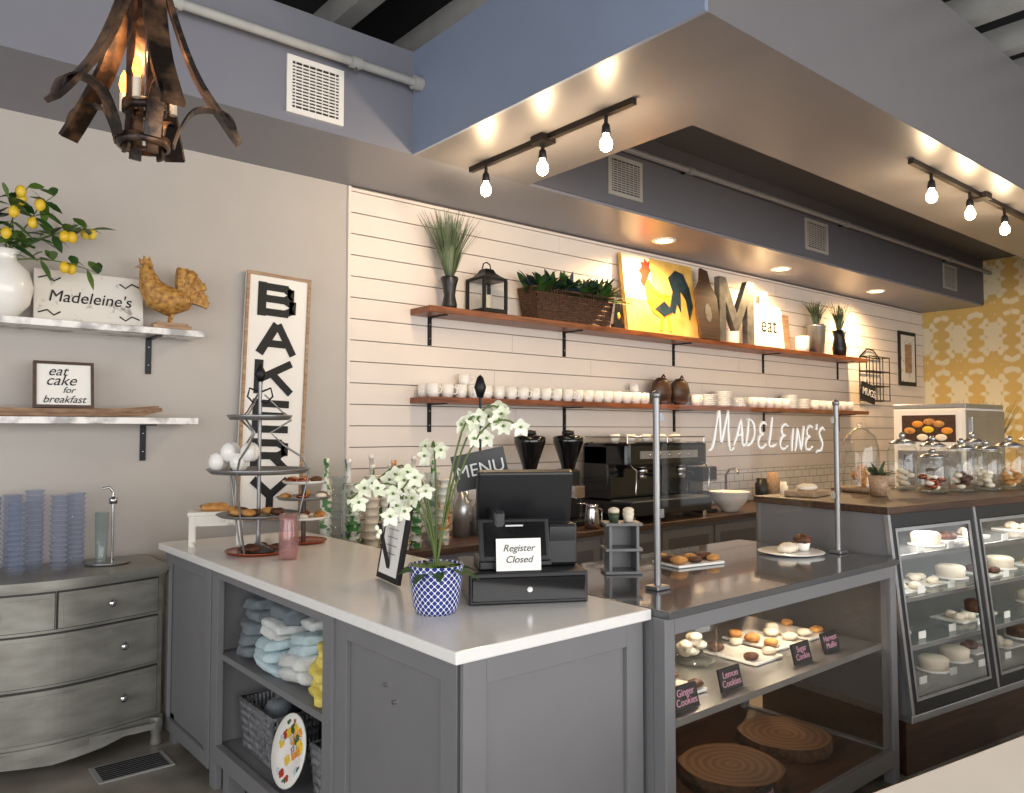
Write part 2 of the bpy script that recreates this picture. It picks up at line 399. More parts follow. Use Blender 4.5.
# ---------- peninsula counter
b=B(); X0,X1,Y0,Y1=1.20,1.972,1.66,4.25
b.box(X0,X1,Y0,Y1,.945,.98,m_quartz,.005)
x0,x1,y0,y1=1.23,1.95,1.70,4.22
g=m_cab
b.box(x0+.03,x1,y0,2.42,.05,.945,g); b.box(x0+.02,x1,3.52,y1,.05,.945,g)
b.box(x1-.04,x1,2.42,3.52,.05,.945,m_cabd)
b.box(x0+.02,x1-.04,2.42,3.52,.14,.18,g); b.box(x0+.02,x1-.04,2.42,3.52,.555,.58,g)
def fr(x,ya,yb,za,zb,w=.07,t=.018):
    b.box(x,x+t,ya,ya+w,za,zb,g,.002);b.box(x,x+t,yb-w,yb,za,zb,g,.002);b.box(x,x+t,ya+w,yb-w,zb-w,zb,g,.002);b.box(x,x+t,ya+w,yb-w,za,za+w,g,.002)
fr(x0+.012,1.715,2.40,.06,.945,.075)
b.box(x0,x0+.03,2.40,2.47,.0,.945,g,.002); b.box(x0,x0+.03,3.47,3.54,.0,.945,g,.002); b.box(x0,x0+.03,2.47,3.47,.12,.19,g)
b.box(x0,x1-.04,2.47,3.47,.905,.944,g)
fr(x0,3.56,4.22,.06,.945,.06)
for yy in (2.55,3.4,4.15): b.box(x0+.02,x0+.09,yy-.04,yy+.03,0,.14,g)
t=.016
b.box(x0+.012,x0+.09,y0-t,y0,.0,.945,g,.002);b.box(x1-.07,x1+.005,y0-t,y0,.0,.945,g,.002);b.box(x0+.09,x1-.07,y0-t,y0,.87,.945,g,.002);b.box(x0+.09,x1-.07,y0-t,y0,.0,.09,g,.002)
b.box(x0+.012,x1,y0,2.42,0,.06,g)
for (yy,zz) in ((2.1,.78),(2.05,.74)): b.cyl((x0+.03,yy,zz),(x0+.02,yy,zz),.007,m_chrome)
b.done('peninsula_counter')
b=B()
def towel(y,x,z,w,d,h,mat):
    n=max(1,round(h/.045))
    for i in range(n):
        b.sph((x+R.uniform(-.01,.01),y+R.uniform(-.012,.012),z+h/n*(i+.5)),(w/2,d/2,h/n*.58),mat,30,.3,e=.5,Mx=Rt(R.uniform(-10,10),'Z')@Rt(R.uniform(-8,8),'X'))
for a in ((3.33,1.40,.585,.22,.2,.15,m_tgrey),(3.35,1.42,.73,.2,.17,.09,m_tgrey),(3.10,1.41,.585,.24,.22,.12,m_tblue),(3.11,1.42,.70,.22,.2,.07,m_twht),(3.08,1.45,.77,.2,.18,.06,m_tgrey),(2.86,1.42,.585,.26,.22,.11,m_twht),(2.85,1.43,.69,.22,.2,.08,m_tblue),(2.88,1.46,.77,.2,.18,.04,m_twht),(2.62,1.40,.585,.24,.2,.12,m_tyel),(2.62,1.40,.70,.2,.19,.08,m_tyel)): towel(*a)
b.done('folded_towel_pile')
def basket(b,cx,cy,z0,w,d,h,mat,n=16):
    for i in range(7):
        zz=z0+h*i/6
        f=1+.12*i/6
        P=[(cx+sx*w/2*f,cy+sy*d/2*f,zz) for sx,sy in ((-1,-1),(1,-1),(1,1),(-1,1),(-1,-1))]
        b.tube(P,.009,mat,6)
    b.box(cx-w/2,cx+w/2,cy-d/2,cy+d/2,z0,z0+.01,mat)
    for i in range(n+1):
        t=i/n
        for (sx,sy,ex,ey) in ((-1,-1,1,-1),(-1,1,1,1),(-1,-1,-1,1),(1,-1,1,1)):
            px=(sx+(ex-sx)*t)*w/2;py=(sy+(ey-sy)*t)*d/2
            b.tube([(cx+px,cy+py,z0),(cx+px*1.12,cy+py*1.12,z0+h)],.006,mat,5)
b=B(); basket(b,0,0,0,.26,.32,.2,m_wickerg)
for i in range(6): b.sph((R.uniform(-.07,.07),R.uniform(-.1,.1),.14+R.uniform(0,.05)),(.06,.06,.05),R.choice([m_tgrey,m_blackp,m_twht]),12,.3)
b.done('storage_basket',(1.46,3.24,.19))
b=B(); basket(b,0,0,0,.24,.22,.2,m_wickerg); b.done('storage_basket',(1.46,2.62,.19))
b=B(); b.box(-.09,.09,-.1,.1,0,.26,m_blackp,.01); b.box(-.08,.08,-.09,.09,.262,.275,m_blackp); b.done('black_storage_bin',(1.56,2.89,.181))
b=B()
b.lathe([(0,0),(.08,0),(.13,.014),(.135,.018),(.13,.022),(.08,.008),(0,.008)],(0,0,0),m_ceram,28)
for i in range(26):
    a=R.uniform(0,6.28);r=R.uniform(.02,.12); c=R.choice([m_red,m_orange,m_yellow,m_leafd,m_tblue])
    for j in range(4): b.sph((r*math.cos(a)+.01*math.cos(j*1.6),r*math.sin(a)+.01*math.sin(j*1.6),.012+.06*max(0,r-.08)),(.010,.010,.004),c,8)
b.done('floral_plate',(1.32,2.89,.325),rot=(0,math.radians(-75),0))

# ---------- dresser (serpentine)
b=B()
W,Dp,H=.98,.50,.876
def sf(x,o=0):
    u=x/(W/2); return -Dp/2-.035*math.cos(u*pi)-o+ .03*abs(u)**6
def slab(z0,z1,o,x0=-W/2,x1=W/2,mat=m_silver,yb=Dp/2,N=28):
    P=[(x0+(x1-x0)*i/N) for i in range(N+1)]
    vs=[(x,sf(x,o),z0) for x in P]+[(x1,yb,z0),(x0,yb,z0)]; n=len(vs)
    vs=vs+[(v[0],v[1],z1) for v in vs]
    b.add(vs,[tuple(range(n)),tuple(range(2*n-1,n-1,-1))]+[(i,(i+1)%n,n+(i+1)%n,n+i) for i in range(n)],mat)
slab(.14,.83,-.02,mat=m_silver)
slab(.835,.85,.01,-W/2-.01,W/2+.01); slab(.85,.876,.025,-W/2-.02,W/2+.02)
slab(.10,.14,.0,-W/2-.005,W/2+.005)
for x in (-W/2+.03,W/2-.03):
    for y in (-.20,.22):
        b.lathe([(.03,.14),(.034,.1),(.022,.05),(.028,.01),(.022,0),(0,0)],(x,y,0),m_silver,12)
b.prism([(-W/2+.05,.10),(-.3,.10),(-.2,.07),(-.1,.055),(0,.045),(.1,.055),(.2,.07),(.3,.10),(W/2-.05,.1),(W/2-.05,.13),(-W/2+.05,.13)],-Dp/2-.02,-Dp/2+.0,m_silver)
def knob(x,z):
    y=sf(x,0); b.cyl((x,y,z),(x,y-.022,z),.006,m_chrome); b.sph((x,y-.03,z),(.017,.009,.017),m_chrome,14)
    b.lathe([(.02,0),(.02,.004),(0,.004)],(x,y,z),m_pewter,14,Mx=Rt(90,'X'))
rows=[(.655,.815,2),(.41,.63,1),(.165,.385,1)]
for z0,z1,n in rows:
    for k in range(n):
        xa=-W/2+.03+(W-.06)*k/n+(.008 if k else 0); xb=-W/2+.03+(W-.06)*(k+1)/n-(.008 if k<n-1 else 0)
        slab(z0-.006,z1+.006,-.014,xa-.006,xb+.006,m_silverd,yb=0)
        slab(z0,z1,0,xa,xb,m_silver,yb=0); slab(z0+.02,z1-.02,.005,xa+.02,xb-.02,m_silver,yb=0)
        if n==2: knob((xa+xb)/2,(z0+z1)/2)
        else:
            for s_ in (-1,1): knob(s_*W*.3,(z0+z1)/2)
b.done('dresser',(.72,4.36,0))
b=B()
for x,y,n in ((.50,4.42,15),(.59,4.34,14),(.68,4.44,16),(.775,4.36,15),(.86,4.44,15),(.6,4.53,15)):
    for i in range(n):
        z0=.877+i*.024; b.lathe([(.034,z0),(.041,z0+.020),(.045,z0+.020),(.045,z0+.024)]+([(0,z0+.024)] if i==n-1 else []),(x,y,0),m_cups,16)
b.done('plastic_cup_stacks')
b=B(); b.lathe([(0,0),(.10,0),(.11,.012),(.1,.012),(0,.008)],(0,0,0),m_pewter); b.cyl((.02,0,.008),(.02,0,.36),.006,m_chrome); b.tube([(.02,0,.36),(.0,0,.385),(-.03,0,.38)],.007,m_chrome)
b.lathe([(.028,.01),(.034,.26),(.032,.26),(.026,.012)],(-.03,0,0),m_glasst,14); b.lathe([(0,.30),(.02,.30),(.022,.33),(0,.34)],(.02,0,0),m_chrome)
b.done('straw_dispenser',(1.0,4.4,.877))
b=B(); b.box(-.16,.16,-.1,.1,0,.006,m_ventg)
for i in range(8): b.box(-.14,.14,-.085+i*.022,-.075+i*.022,.006,.009,m_black)
b.done('floor_register',(1.02,3.95,0.0))

# ---------- left marble shelves
def bracket(b,x,z,yw=D,dep=.22,h=.2):
    b.box(x-.015,x+.015,yw-.022,yw-.013,z-h,z,m_iron); b.box(x-.015,x+.015,yw-dep,yw-.013,z-.008,z,m_iron)
    for q in (.05,.15): b.sph((x,yw-.022,z-q),.006,m_chrome,8)
def shelf(name,x0,x1,z,mat,brs,th=.035,dep=.26,y=D):
    b=B(); b.box(x0,x1,y-dep,y-.013,z-th,z,mat,.003)
    for x in brs: bracket(b,x,z-th,y)
    b.done(name)
shelf('marble_shelf',-.4,1.465,2.10,m_marble,(1.24,-.1),y=D+.012)
shelf('marble_shelf',-.4,1.44,1.62,m_marble,(1.22,-.1),y=D+.012)
b=B()
b.ribbon([(-.62,0,.045),(-.5,0,.02),(-.2,0,.014),(.2,0,.014),(.42,0,.022),(.52,0,.045)],[.07,.12,.14,.14,.11,.05],.022,(0,1,0),m_drift)
b.ribbon([(-.6,-.06,.05),(-.4,-.07,.035),(0,-.072,.03),(.3,-.065,.036),(.5,-.03,.055)],.014,.02,(0,1,0),m_drift)
b.done('driftwood_tray',(.75,4.5,1.62))
b=B(); b.box(-.26,.26,-.01,.01,0,.28,m_dist,.004)
b.text("Madeleine's",.085,.002,m_ink,Tr((0,-.012,.14))@FR,shear=.2)
for s_ in (-1,1):
    for zz in (.05,.23): b.tube([(s_*.24,-.012,zz),(s_*.2,-.014,zz+.015),(s_*.17,-.012,zz-.01),(s_*.14,-.013,zz+.01)],.004,m_ink,5)
b.done('distressed_name_sign',(.93,4.57,2.10),rot=(math.radians(-6),0,0))
b=B(); w,h=.27,.235
for q in ((-w/2,-w/2+.014,.014,h-.014),(w/2-.014,w/2,.014,h-.014),(-w/2,w/2,0,.014),(-w/2,w/2,h-.014,h)): b.box(q[0],q[1],-.012,.012,q[2],q[3],m_woodd)
b.box(-w/2+.01,w/2-.01,-.004,.008,.01,h-.01,m_paper)
for i,tx in enumerate(('eat','cake','for','breakfast')): b.text(tx,(.07,.075,.045,.052)[i],.001,m_ink,Tr(((-.03,-.015,.02,0)[i],-.006,h-.05-i*.048))@FR,shear=.35)
b.done('eat_cake_picture_frame',(.80,4.47,1.665),rot=(math.radians(-8),0,0))
b=B(); b.lathe([(0,0),(.06,0),(.115,.07),(.13,.15),(.11,.23),(.06,.28),(.055,.30),(.075,.33),(.068,.33),(.05,.3),(0,.26)],(0,0,0),m_ceram,28)
def branch(b,p,d,L,nl,ll=.11,lw=.045,fruit=0,th=.005):
    p=Vector(p);d=Vector(d).normalized();P=[p.copy()];q=p.copy();dd=d.copy()
    for i in range(8):
        dd=(dd+Vector((R.uniform(-.15,.15),R.uniform(-.15,.08),R.uniform(-.14,.03)))).normalized(); q=q+dd*L/8; P.append(q.copy())
    b.tube(P,[th*(1-.08*i) for i in range(9)],m_stem,5)
    for i in range(nl):
        c=P[R.randint(2,8)]; v=Vector((R.uniform(-1,1),R.uniform(-1,.5),R.uniform(-.4,.9))); b.leaf(c,v,ll*R.uniform(.7,1.2),lw,R.choice([m_leafd,m_leafl]),ymax=.13)
    for i in range(fruit):
        c=P[R.randint(4,8)]+Vector((R.uniform(-.03,.03),R.uniform(-.04,.0),-.03)); b.sph(c,(.024,.024,.03),m_yellow,10)
for d,L in (((.9,-.1,.9),.5),((.5,-.2,1),.42),((.1,-.2,1),.4),((-.4,-.1,.9),.35),((1,-.2,.25),.42),((.7,0,.6),.42),((.2,-.3,.7),.35)):
    branch(b,(0,0,.28),d,L,15,fruit=2)
b.done('lemon_branch_vase',(.53,4.5,2.10),norm=False)
b=B()
b.box(-.1,.1,-.06,.06,0,.02,m_woodl,.004); b.box(-.085,.085,-.05,.05,.02,.035,m_woodl,.004)
for s_ in (-1,1): b.tube([(0,s_*.02,.035),(.005,s_*.02,.08),(0,s_*.02,.13)],[.007,.009,.02],m_gold,8)
b.tube([(.12,0,.2),(.08,0,.17),(.0,0,.155),(-.07,0,.18),(-.105,0,.235),(-.12,0,.29),(-.13,0,.325),(-.145,0,.335)],[.02,.055,.082,.08,.06,.042,.032,.02],m_gold,16)
b.tube([(-.15,0,.33),(-.185,0,.32)],[.012,.002],m_woodl,8)
b.prism([(-.16,.345),(-.165,.375),(-.145,.362),(-.14,.39),(-.122,.37),(-.11,.39),(-.1,.36),(-.09,.335),(-.11,.33)],-.006,.006,m_gold)
b.sph((-.15,0,.295),(.012,.006,.02),m_gold,8)
for i in range(10):
    a=math.radians(0+i*11); L=.13
    P=[(.05+L*t*math.cos(a)+.02*t*t,(i%3-1)*.018,.17+L*t*math.sin(a)*1.5+.03*t-.05*t*t) for t in (0,.3,.6,.85,1)]
    b.ribbon(P,[.04,.05,.055,.05,.03],.04,(0,1,0) if i%2 else (.3,1,0),m_gold)
for s_ in (-1,1): b.sph((.02,s_*.066,.165),(.07,.018,.042),m_gold,12)
b.done('rooster_figurine',(1.30,4.47,2.10))
# bakery sign
b=B(); w,h=.41,1.5
b.box(-w/2,w/2,-.012,.012,0,h,m_white,.003)
for q in ((-w/2,-w/2+.018,.018,h-.018),(w/2-.018,w/2,.018,h-.018),(-w/2,w/2,0,.018),(-w/2,w/2,h-.018,h)): b.box(q[0],q[1],-.025,-.0122,q[2],q[3],m_woodl)
LT={'B':[[(0,0),(0,1)],[(0,1),(.68,1)],[(.68,1),(.86,.86),(.86,.68),(.68,.53)],[(0,.53),(.7,.53)],[(.7,.53),(.93,.38),(.93,.15),(.7,0)],[(.7,0),(0,0)]],
'A':[[(0,-.08),(.47,1.05)],[(.53,1.05),(1,-.08)],[(.25,.3),(.75,.3)]],'K':[[(0,0),(0,1)],[(.95,1.08),(.05,.42)],[(.38,.66),(.97,-.08)]],
'E':[[(0,0),(0,1)],[(0,1),(.85,1)],[(0,.52),(.7,.52)],[(0,0),(.85,0)]],
'R':[[(0,0),(0,1)],[(0,1),(.68,1)],[(.68,1),(.88,.86),(.88,.64),(.68,.5)],[(.68,.5),(0,.5)],[(.5,.5),(.98,-.08)]],'Y':[[(0,1.08),(.5,.5)],[(.5,.5),(1,1.08)],[(.5,.45),(.5,0)]]}
for i,ch in enumerate('BAKERY'):
    for j,pl in enumerate(LT[ch]):
        b.stroke([(-.105+x*.21,h-.237-i*.238+z*.155) for x,z in pl],.052 if j==0 else .044,-.018-.0003*j,-.0125,m_ink)
b.done('bakery_wall_sign',(1.93,4.62,1.01),rot=(0,math.radians(2.0),0))

# ---------- main wood shelves
shelf('wooden_wall_shelf',2.95,9.16,2.40,m_wood,(3.11,4.43,5.84,7.33,8.9),th=.045)
shelf('wooden_wall_shelf',2.95,9.16,1.78,m_wood,(3.11,4.43,5.84,7.33,8.9),th=.04)
Z=2.401
def grass(name,loc,vase,h,n,spread,mat,mv,ymax=.13):
    b=B(); b.lathe(vase,(0,0,0),mv,18); zt=max(z for r,z in vase)
    for i in range(n):
        a=R.uniform(0,6.28);s_=R.uniform(0,spread); q=R.uniform(.7,1)*h; ys=.55 if ymax<.2 else 1
        P=[(.02*math.cos(a),.02*math.sin(a),zt-.02),(.02*math.cos(a)+s_*.35*math.cos(a),min(ymax,ys*.35*s_*math.sin(a)),zt+q*.5),(s_*math.cos(a),min(ymax,ys*s_*math.sin(a)),zt+q)]
        b.ribbon(P,[.008,.007,.002],.001,(math.sin(a),-math.cos(a),0),mat)
    b.done(name,loc)
grass('potted_grass',(3.18,4.49,Z),[(0,0),(.05,0),(.055,.03),(.04,.1),(.05,.17),(.065,.22),(.06,.23),(0,.2)],.46,220,.27,m_leafg,m_blackp)
b=B()
b.box(-.11,.11,-.11,.11,0,.03,m_iron,.004); b.box(-.11,.11,-.11,.11,.24,.26,m_iron,.004)
for sx in (-1,1):
    for sy in (-1,1): b.box(sx*.1-.01,sx*.1+.01,sy*.1-.01,sy*.1+.01,.03,.24,m_iron)
b.lathe([(.14,.26),(.10,.28),(.07,.30),(.05,.33),(.0,.34)],(0,0,0),m_iron,4,smooth=False,Mx=Rt(45,'Z'))
b.tube([(-.04,0,.33),(-.03,0,.37),(0,0,.385),(.03,0,.37),(.04,0,.33)],.005,m_iron,6)
b.cyl((0,0,.03),(0,0,.14),.04,m_cream); b.box(-.09,.09,-.1,-.098,.03,.24,m_glass); b.box(-.1,-.098,-.09,.09,.03,.24,m_glass)
b.done('candle_lantern',(3.52,4.50,Z))
b=B(); basket(b,0,0,0,.78,.17,.24,m_wicker,30); b.box(-.40,.40,-.088,.088,.01,.21,m_wicker)
for i in range(260):
    x=R.uniform(-.42,.42); b.leaf((x,R.uniform(-.07,.03),.2),(R.uniform(-.9,.9),R.uniform(-.7,.2),R.uniform(.2,1.3)),R.uniform(.15,.32),.055,R.choice([m_leafd,m_leafd,m_bluedk]),ymax=.12)
b.done('greenery_basket',(4.33,4.49,Z),norm=False)
b=B(); b.box(-.06,.06,-.02,.02,0,.05,m_blackp); b.prism([(-.045,.05),(-.02,.22),(.0,.32),(.02,.22),(.045,.05)],-.01,.01,m_blackp); b.sph((0,-.012,.12),(.02,.006,.03),m_yellow,8)
b.done('metal_figure_decor',(4.93,4.5,Z))
b=B(); w,h=.98,.70
b.box(-w/2,w/2,-.02,.02,0,h,m_ochre)
b.box(-w/2,-.12,-.022,-.02,.3,h,m_cream)
def P2(pts,mat,y): b.prism([(x*1.15,z*1.05) for x,z in pts],y-.002,y,mat)
P2([(-.12,.18),(-.02,.14),(.1,.2),(.16,.3),(.2,.42),(.1,.36),(0,.36),(-.08,.4),(-.16,.5),(-.2,.42),(-.18,.28)],m_orange,-.024)
P2([(-.2,.4),(-.14,.5),(-.1,.56),(-.15,.6),(-.2,.58),(-.25,.54),(-.22,.5),(-.24,.44)],m_red,-.026)
P2([(-.2,.56),(-.22,.62),(-.18,.61),(-.17,.65),(-.14,.62),(-.11,.64),(-.12,.57)],m_red,-.028)
P2([(.08,.24),(.14,.4),(.1,.52),(.2,.6),(.3,.58),(.36,.46),(.38,.3),(.32,.16),(.3,.34),(.24,.42),(.22,.22),(.18,.3),(.14,.2)],m_bluedk,-.026)
P2([(-.1,.22),(.0,.16),(.12,.22),(.02,.3)],m_bluedk,-.027)
P2([(-.04,.16),(-.06,.04),(-.03,.04),(-.01,.15)],m_yellow,-.024); P2([(.04,.16),(.05,.04),(.08,.04),(.07,.17)],m_yellow,-.024)
b.done('rooster_painting',(5.55,4.51,Z+.003),rot=(math.radians(-7),0,0))
b=B(); b.prism([(-.14,0),(.14,0),(.17,.2),(.16,.42),(.08,.54),(.06,.66),(-.04,.68),(-.07,.56),(-.16,.44),(-.17,.2)],-.012,.012,m_woodd)
b.prism([(.05*math.cos(a*.52),.25+.09*math.sin(a*.52)) for a in range(12)],-.014,-.012,m_greyz); b.done('dark_cutting_board',(6.09,4.40,Z+.002),rot=(math.radians(-7),0,0))
b=B(); o=[(0,0),(.1,0),(.1,.38),(.25,.12),(.31,.12),(.46,.38),(.46,0),(.58,0),(.58,.6),(.46,.6),(.28,.28),(.1,.6),(0,.6)]
b.prism([(x-.29,z*1.05) for x,z in o],-.03,.03,m_greyz); b.done('metal_letter_m',(6.59,4.47,Z))
b=B(); o=[(-.26,0),(.26,0),(.28,.02),(.28,.42),(.26,.45),(.07,.46),(.05,.6),(-.05,.6),(-.07,.46),(-.26,.45),(-.28,.42),(-.28,.02)]
b.prism(o,-.012,.012,m_white); b.text('eat',.24,.002,m_ink,Tr((0,-.014,.24))@FR,shear=.2); b.done('eat_board_sign',(7.24,4.50,Z+.002),rot=(math.radians(-6),0,0))
b=B(); b.box(-.1,.1,-.01,.01,0,.4,m_woodl,.004); b.done('wooden_board',(7.66,4.57,Z+.002),rot=(math.radians(-4),0,0))
b=B(); b.lathe([(0,0),(.06,0),(.075,.04),(.075,.17),(.068,.17),(.06,.02),(0,.02)],(0,0,0),m_ceram); b.done('white_crock',(7.85,4.48,Z))
grass('metal_vase_plant',(8.15,4.48,Z),[(0,0),(.08,0),(.1,.3),(.11,.32),(.1,.32),(0,.28)],.27,110,.24,m_leafg,m_steel)
grass('potted_grass',(8.66,4.48,Z),[(0,0),(.07,0),(.08,.1),(.06,.22),(.08,.3),(.075,.3),(0,.27)],.32,150,.26,m_leafg,m_blackp)
b=B()
def mug(b,x,y,z,r=.042,h=.085,mat=m_ceram):
    b.lathe([(0,0),(r*.75,0),(r,h*.3),(r,h),(r*.92,h),(r*.9,h*.3),(0,h*.1)],(x,y,z),mat,14)
    a=R.uniform(0,6.28); c,s_=math.cos(a),math.sin(a)
    b.tube([(x+c*r,y+s_*r,z+h*.8),(x+c*(r+.028),y+s_*(r+.028),z+h*.65),(x+c*(r+.022),y+s_*(r+.022),z+h*.3),(x+c*r,y+s_*r,z+h*.25)],.006,mat,6)
x=3.02
while x<5.3:
    for y in (4.45,4.56):
        mug(b,x,y,1.781,.046,.092)
        if R.random()<.2 and y>4.5: mug(b,x,y,1.874)
    x+=.115
b.done('coffee_mugs_row')
b=B()
for cx in (-.12,.14):
    b.lathe([(0,0),(.05,0),(.1,.03),(.12,.12),(.1,.20),(.05,.24),(0,.245)],(cx,0,0),m_woodd,14,sy=.6)
    b.tube([(cx,0,.24),(cx+.03,0,.27),(cx+.05,0,.25)],.008,m_copper,6)
b.done('wooden_gourd_decor',(5.62,4.5,1.781))
b=B()
for k,(x,n) in enumerate(((6.15,6),(6.4,8),(6.65,5),(7.6,8),(7.85,6))):
    for i in range(n): b.lathe([(0,0),(.06,0),(.1,.018),(.095,.02),(.0,.006)],(x,4.5,1.781+i*.018),m_ceram,18)
for x in (5.95,6.85,7.0,7.15,7.3,7.45,8.05,8.2,8.35,8.5,8.65,8.8): mug(b,x,4.46,1.781,.055,.1); mug(b,x,4.57,1.781,.055,.1)
b.done('stacked_plates_and_cups')
b=B()
for zz in (1.92,2.1,2.28,2.46): b.tube([(9.42,4.5,zz),(9.42,4.62,zz),(9.95,4.62,zz),(9.95,4.5,zz),(9.42,4.5,zz)],.008,m_iron,6)
for x in (9.42,9.6,9.77,9.95):
    for y in (4.5,4.62): b.tube([(x,y,1.92),(x,y,2.46)],.006,m_iron,6)
b.tube([(9.42,4.62,2.46),(9.6,4.62,2.56),(9.77,4.62,2.56),(9.95,4.62,2.46)],.008,m_iron,6)
b.done('wire_wall_rack')
b=B(); b.box(-.17,.17,-.008,.008,-.11,.11,m_ink); b.text('MUGS',.12,.002,m_chalk,Tr((0,-.01,0))@FR); b.tube([(-.12,0,.11),(0,.02,.2),(.12,0,.11)],.003,m_white,4)
b.done('mugs_hanging_tag',(9.25,4.44,2.0),rot=(0,math.radians(10),0))
b=B(); b.box(10.5,11.0,4.615,4.637,2.15,2.87,m_ink); b.box(10.55,10.95,4.61,4.615,2.2,2.82,m_dist); b.box(10.65,10.85,4.607,4.61,2.32,2.7,m_woodl); b.done('wall_picture_frame')

# ---------- back counter
b=B(); b.box(2.0,8.3,3.92,4.64,.80,.84,m_woodd,.004); b.box(2.05,8.3,3.98,4.64,.08,.8,m_cab); b.box(2.05,8.3,4.04,4.64,0,.08,m_black)
for i in range(9):
    x=2.13+i*.68; b.box(x,x+.65,3.965,3.98,.12,.77,m_cab,.003); b.box(x+.07,x+.58,3.962,3.966,.19,.70,m_cabd)
b.done('back_counter')
b=B(); b.box(7.32,8.3,2.45,3.90,.95,.99,m_woodd,.004); b.box(7.36,8.3,2.5,3.9,0,.95,m_cab); b.done('side_counter')
Zc=.841
b=B()
for i in range(8):
    x=2.10+.105*i; n=10+R.randint(-1,2); mm=(m_glasst,m_gnlab,m_cream,m_gnlab,m_orlab,m_gnlab,m_glasst,m_orlab)[i]
    for j in range(n): b.lathe([(.036,j*.045),(.046,j*.045+.04),(.05,j*.045+.04),(.05,j*.045+.045)]+([(0,j*.045+.045)] if j==n-1 else []),(x,4.03+.03*(i%2),Zc),mm,14)
b.done('paper_cup_stacks')
b=B()
for i in range(11):
    x=2.12+.075*i+R.uniform(-.01,.01);y=(4.22,4.38)[i%2]; h=R.uniform(.46,.56); m=R.choice([m_gnlab,m_orlab,m_gnlab,m_ceram])
    b.lathe([(0,0),(.033,0),(.035,.02),(.035,h*.62),(.014,h*.8),(.013,h*.95),(.017,h*.95),(.017,h),(0,h)],(x,y+.0,Zc),m,12)
b.done('syrup_bottles')
def grinder(loc):
    b=B(); b.box(-.09,.09,-.11,.12,0,.04,m_blackp,.01); b.box(-.075,.075,-.02,.12,.04,.42,m_blackp,.02)
    b.box(-.05,.05,-.09,-.02,.2,.3,m_chrome,.008); b.tube([(-.03,-.09,.17),(-.03,-.14,.17),(.03,-.14,.17),(.03,-.09,.17)],.006,m_chrome,6)
    b.lathe([(.05,.42),(.06,.46),(.115,.62),(.118,.66),(.1,.67),(.03,.68),(0,.69)],(0,.04,0),m_black2,20); b.lathe([(0,.68),(.05,.68),(.045,.71),(0,.715)],(0,.04,0),m_blackp,14)
    b.done('coffee_grinder',loc)
grinder((4.17,4.28,Zc)); grinder((3.80,4.30,Zc))
b=B()
b.T=Matrix.Diagonal((1.2,1,1,1))
b.box(-.42,.42,-.26,.27,.05,.16,m_blackp,.012); b.box(-.42,.42,-.02,.27,.16,.60,m_black2,.02); b.box(-.42,.42,-.22,.27,.42,.62,m_black2,.03)
b.box(-.40,.40,-.25,-.03,.16,.17,m_steel)
for x in (-.2,.2):
    b.lathe([(0,.36),(.035,.36),(.04,.42),(0,.42)],(x,-.14,0),m_chrome,16); b.tube([(x,-.14,.37),(x,-.27,.36)],[.012,.016],m_blackp,8); b.lathe([(0,.33),(.03,.33),(.033,.37),(0,.37)],(x,-.14,0),m_chrome,14)
for x in (-.38,.38): b.tube([(x,-.2,.45),(x,-.27,.4),(x,-.26,.22)],.006,m_chrome,6)
for x in (-.4,.4):
    for y in (-.22,.22): b.cyl((x*.93,y,0),(x*.93,y,.06),.02,m_chrome)
b.tube([(-.4,-.2,.66),(.4,-.2,.66),(.4,.25,.66),(-.4,.25,.66),(-.4,-.2,.66)],.007,m_chrome,6)
for x in (-.4,0,.4): b.cyl((x,-.2,.61),(x,-.2,.66),.005,m_chrome)
b.box(-.3,.3,-.225,-.218,.49,.55,m_steel)
for x in (-.2,-.1,0,.1,.2): b.sph((x,-.226,.52),(.015,.006,.015),m_chrome,8)
for i in range(9): mug(b,-.32+i*.08,.02+.08*(i%2),.62,.035,.06)
b.done('espresso_machine',(5.02,4.25,Zc))
b=B(); b.box(-.1,.1,-.12,.12,0,.03,m_blackp,.006); b.box(-.1,.1,.03,.12,.03,.38,m_blackp,.01); b.box(-.1,.1,-.12,.12,.27,.40,m_blackp,.015)
b.lathe([(0,0),(.06,0),(.075,.06),(.06,.13),(.05,.15),(0,.15)],(0,-.045,.035),m_black2,18); b.tube([(-.06,-.08,.16),(-.1,-.11,.15),(-.09,-.1,.07)],.008,m_blackp,6)
b.done('coffee_maker',(5.70,4.25,Zc))
b=B(); b.lathe([(0,0),(.07,0),(.075,.015),(.14,.08),(.175,.17),(.182,.175),(.17,.175),(.13,.08),(0,.02)],(0,0,0),m_ceram,32); b.sph((0,0,.12),(.14,.14,.06),m_cream,18,.15)
b.done('mixing_bowl',(5.93,4.1,Zc))
b=B(); b.tube([(0,0,0),(0,0,.28),(0,-.04,.34),(0,-.1,.35),(0,-.14,.30)],.013,m_chrome,10); b.cyl((0,0,0),(0,0,.04),.03,m_chrome); b.tube([(.02,0,.03),(.08,0,.06)],.008,m_chrome)
b.done('sink_faucet',(6.45,4.5,Zc))
b=B(); b.lathe([(0,0),(.055,0),(.06,.05),(.05,.13),(.045,.16),(.05,.18),(0,.17)],(0,0,0),m_chrome,20); b.tube([(.05,0,.15),(.1,0,.13),(.1,0,.06),(.055,0,.03)],.007,m_chrome,6); b.done('milk_pitcher',(4.12,4.02,Zc))
b=B()
for i,(x,h,m) in enumerate(((6.75,.25,m_blackp),(6.95,.3,m_woodl),(7.1,.2,m_ceram),(3.45,.3,m_blackp),(3.3,.24,m_steel),(3.15,.3,m_steel))): b.lathe([(0,0),(.06,0),(.065,h*.8),(.05,h*.85),(.05,h),(0,h)],(x,4.3,Zc),m,16)
b.done('kitchen_canisters')
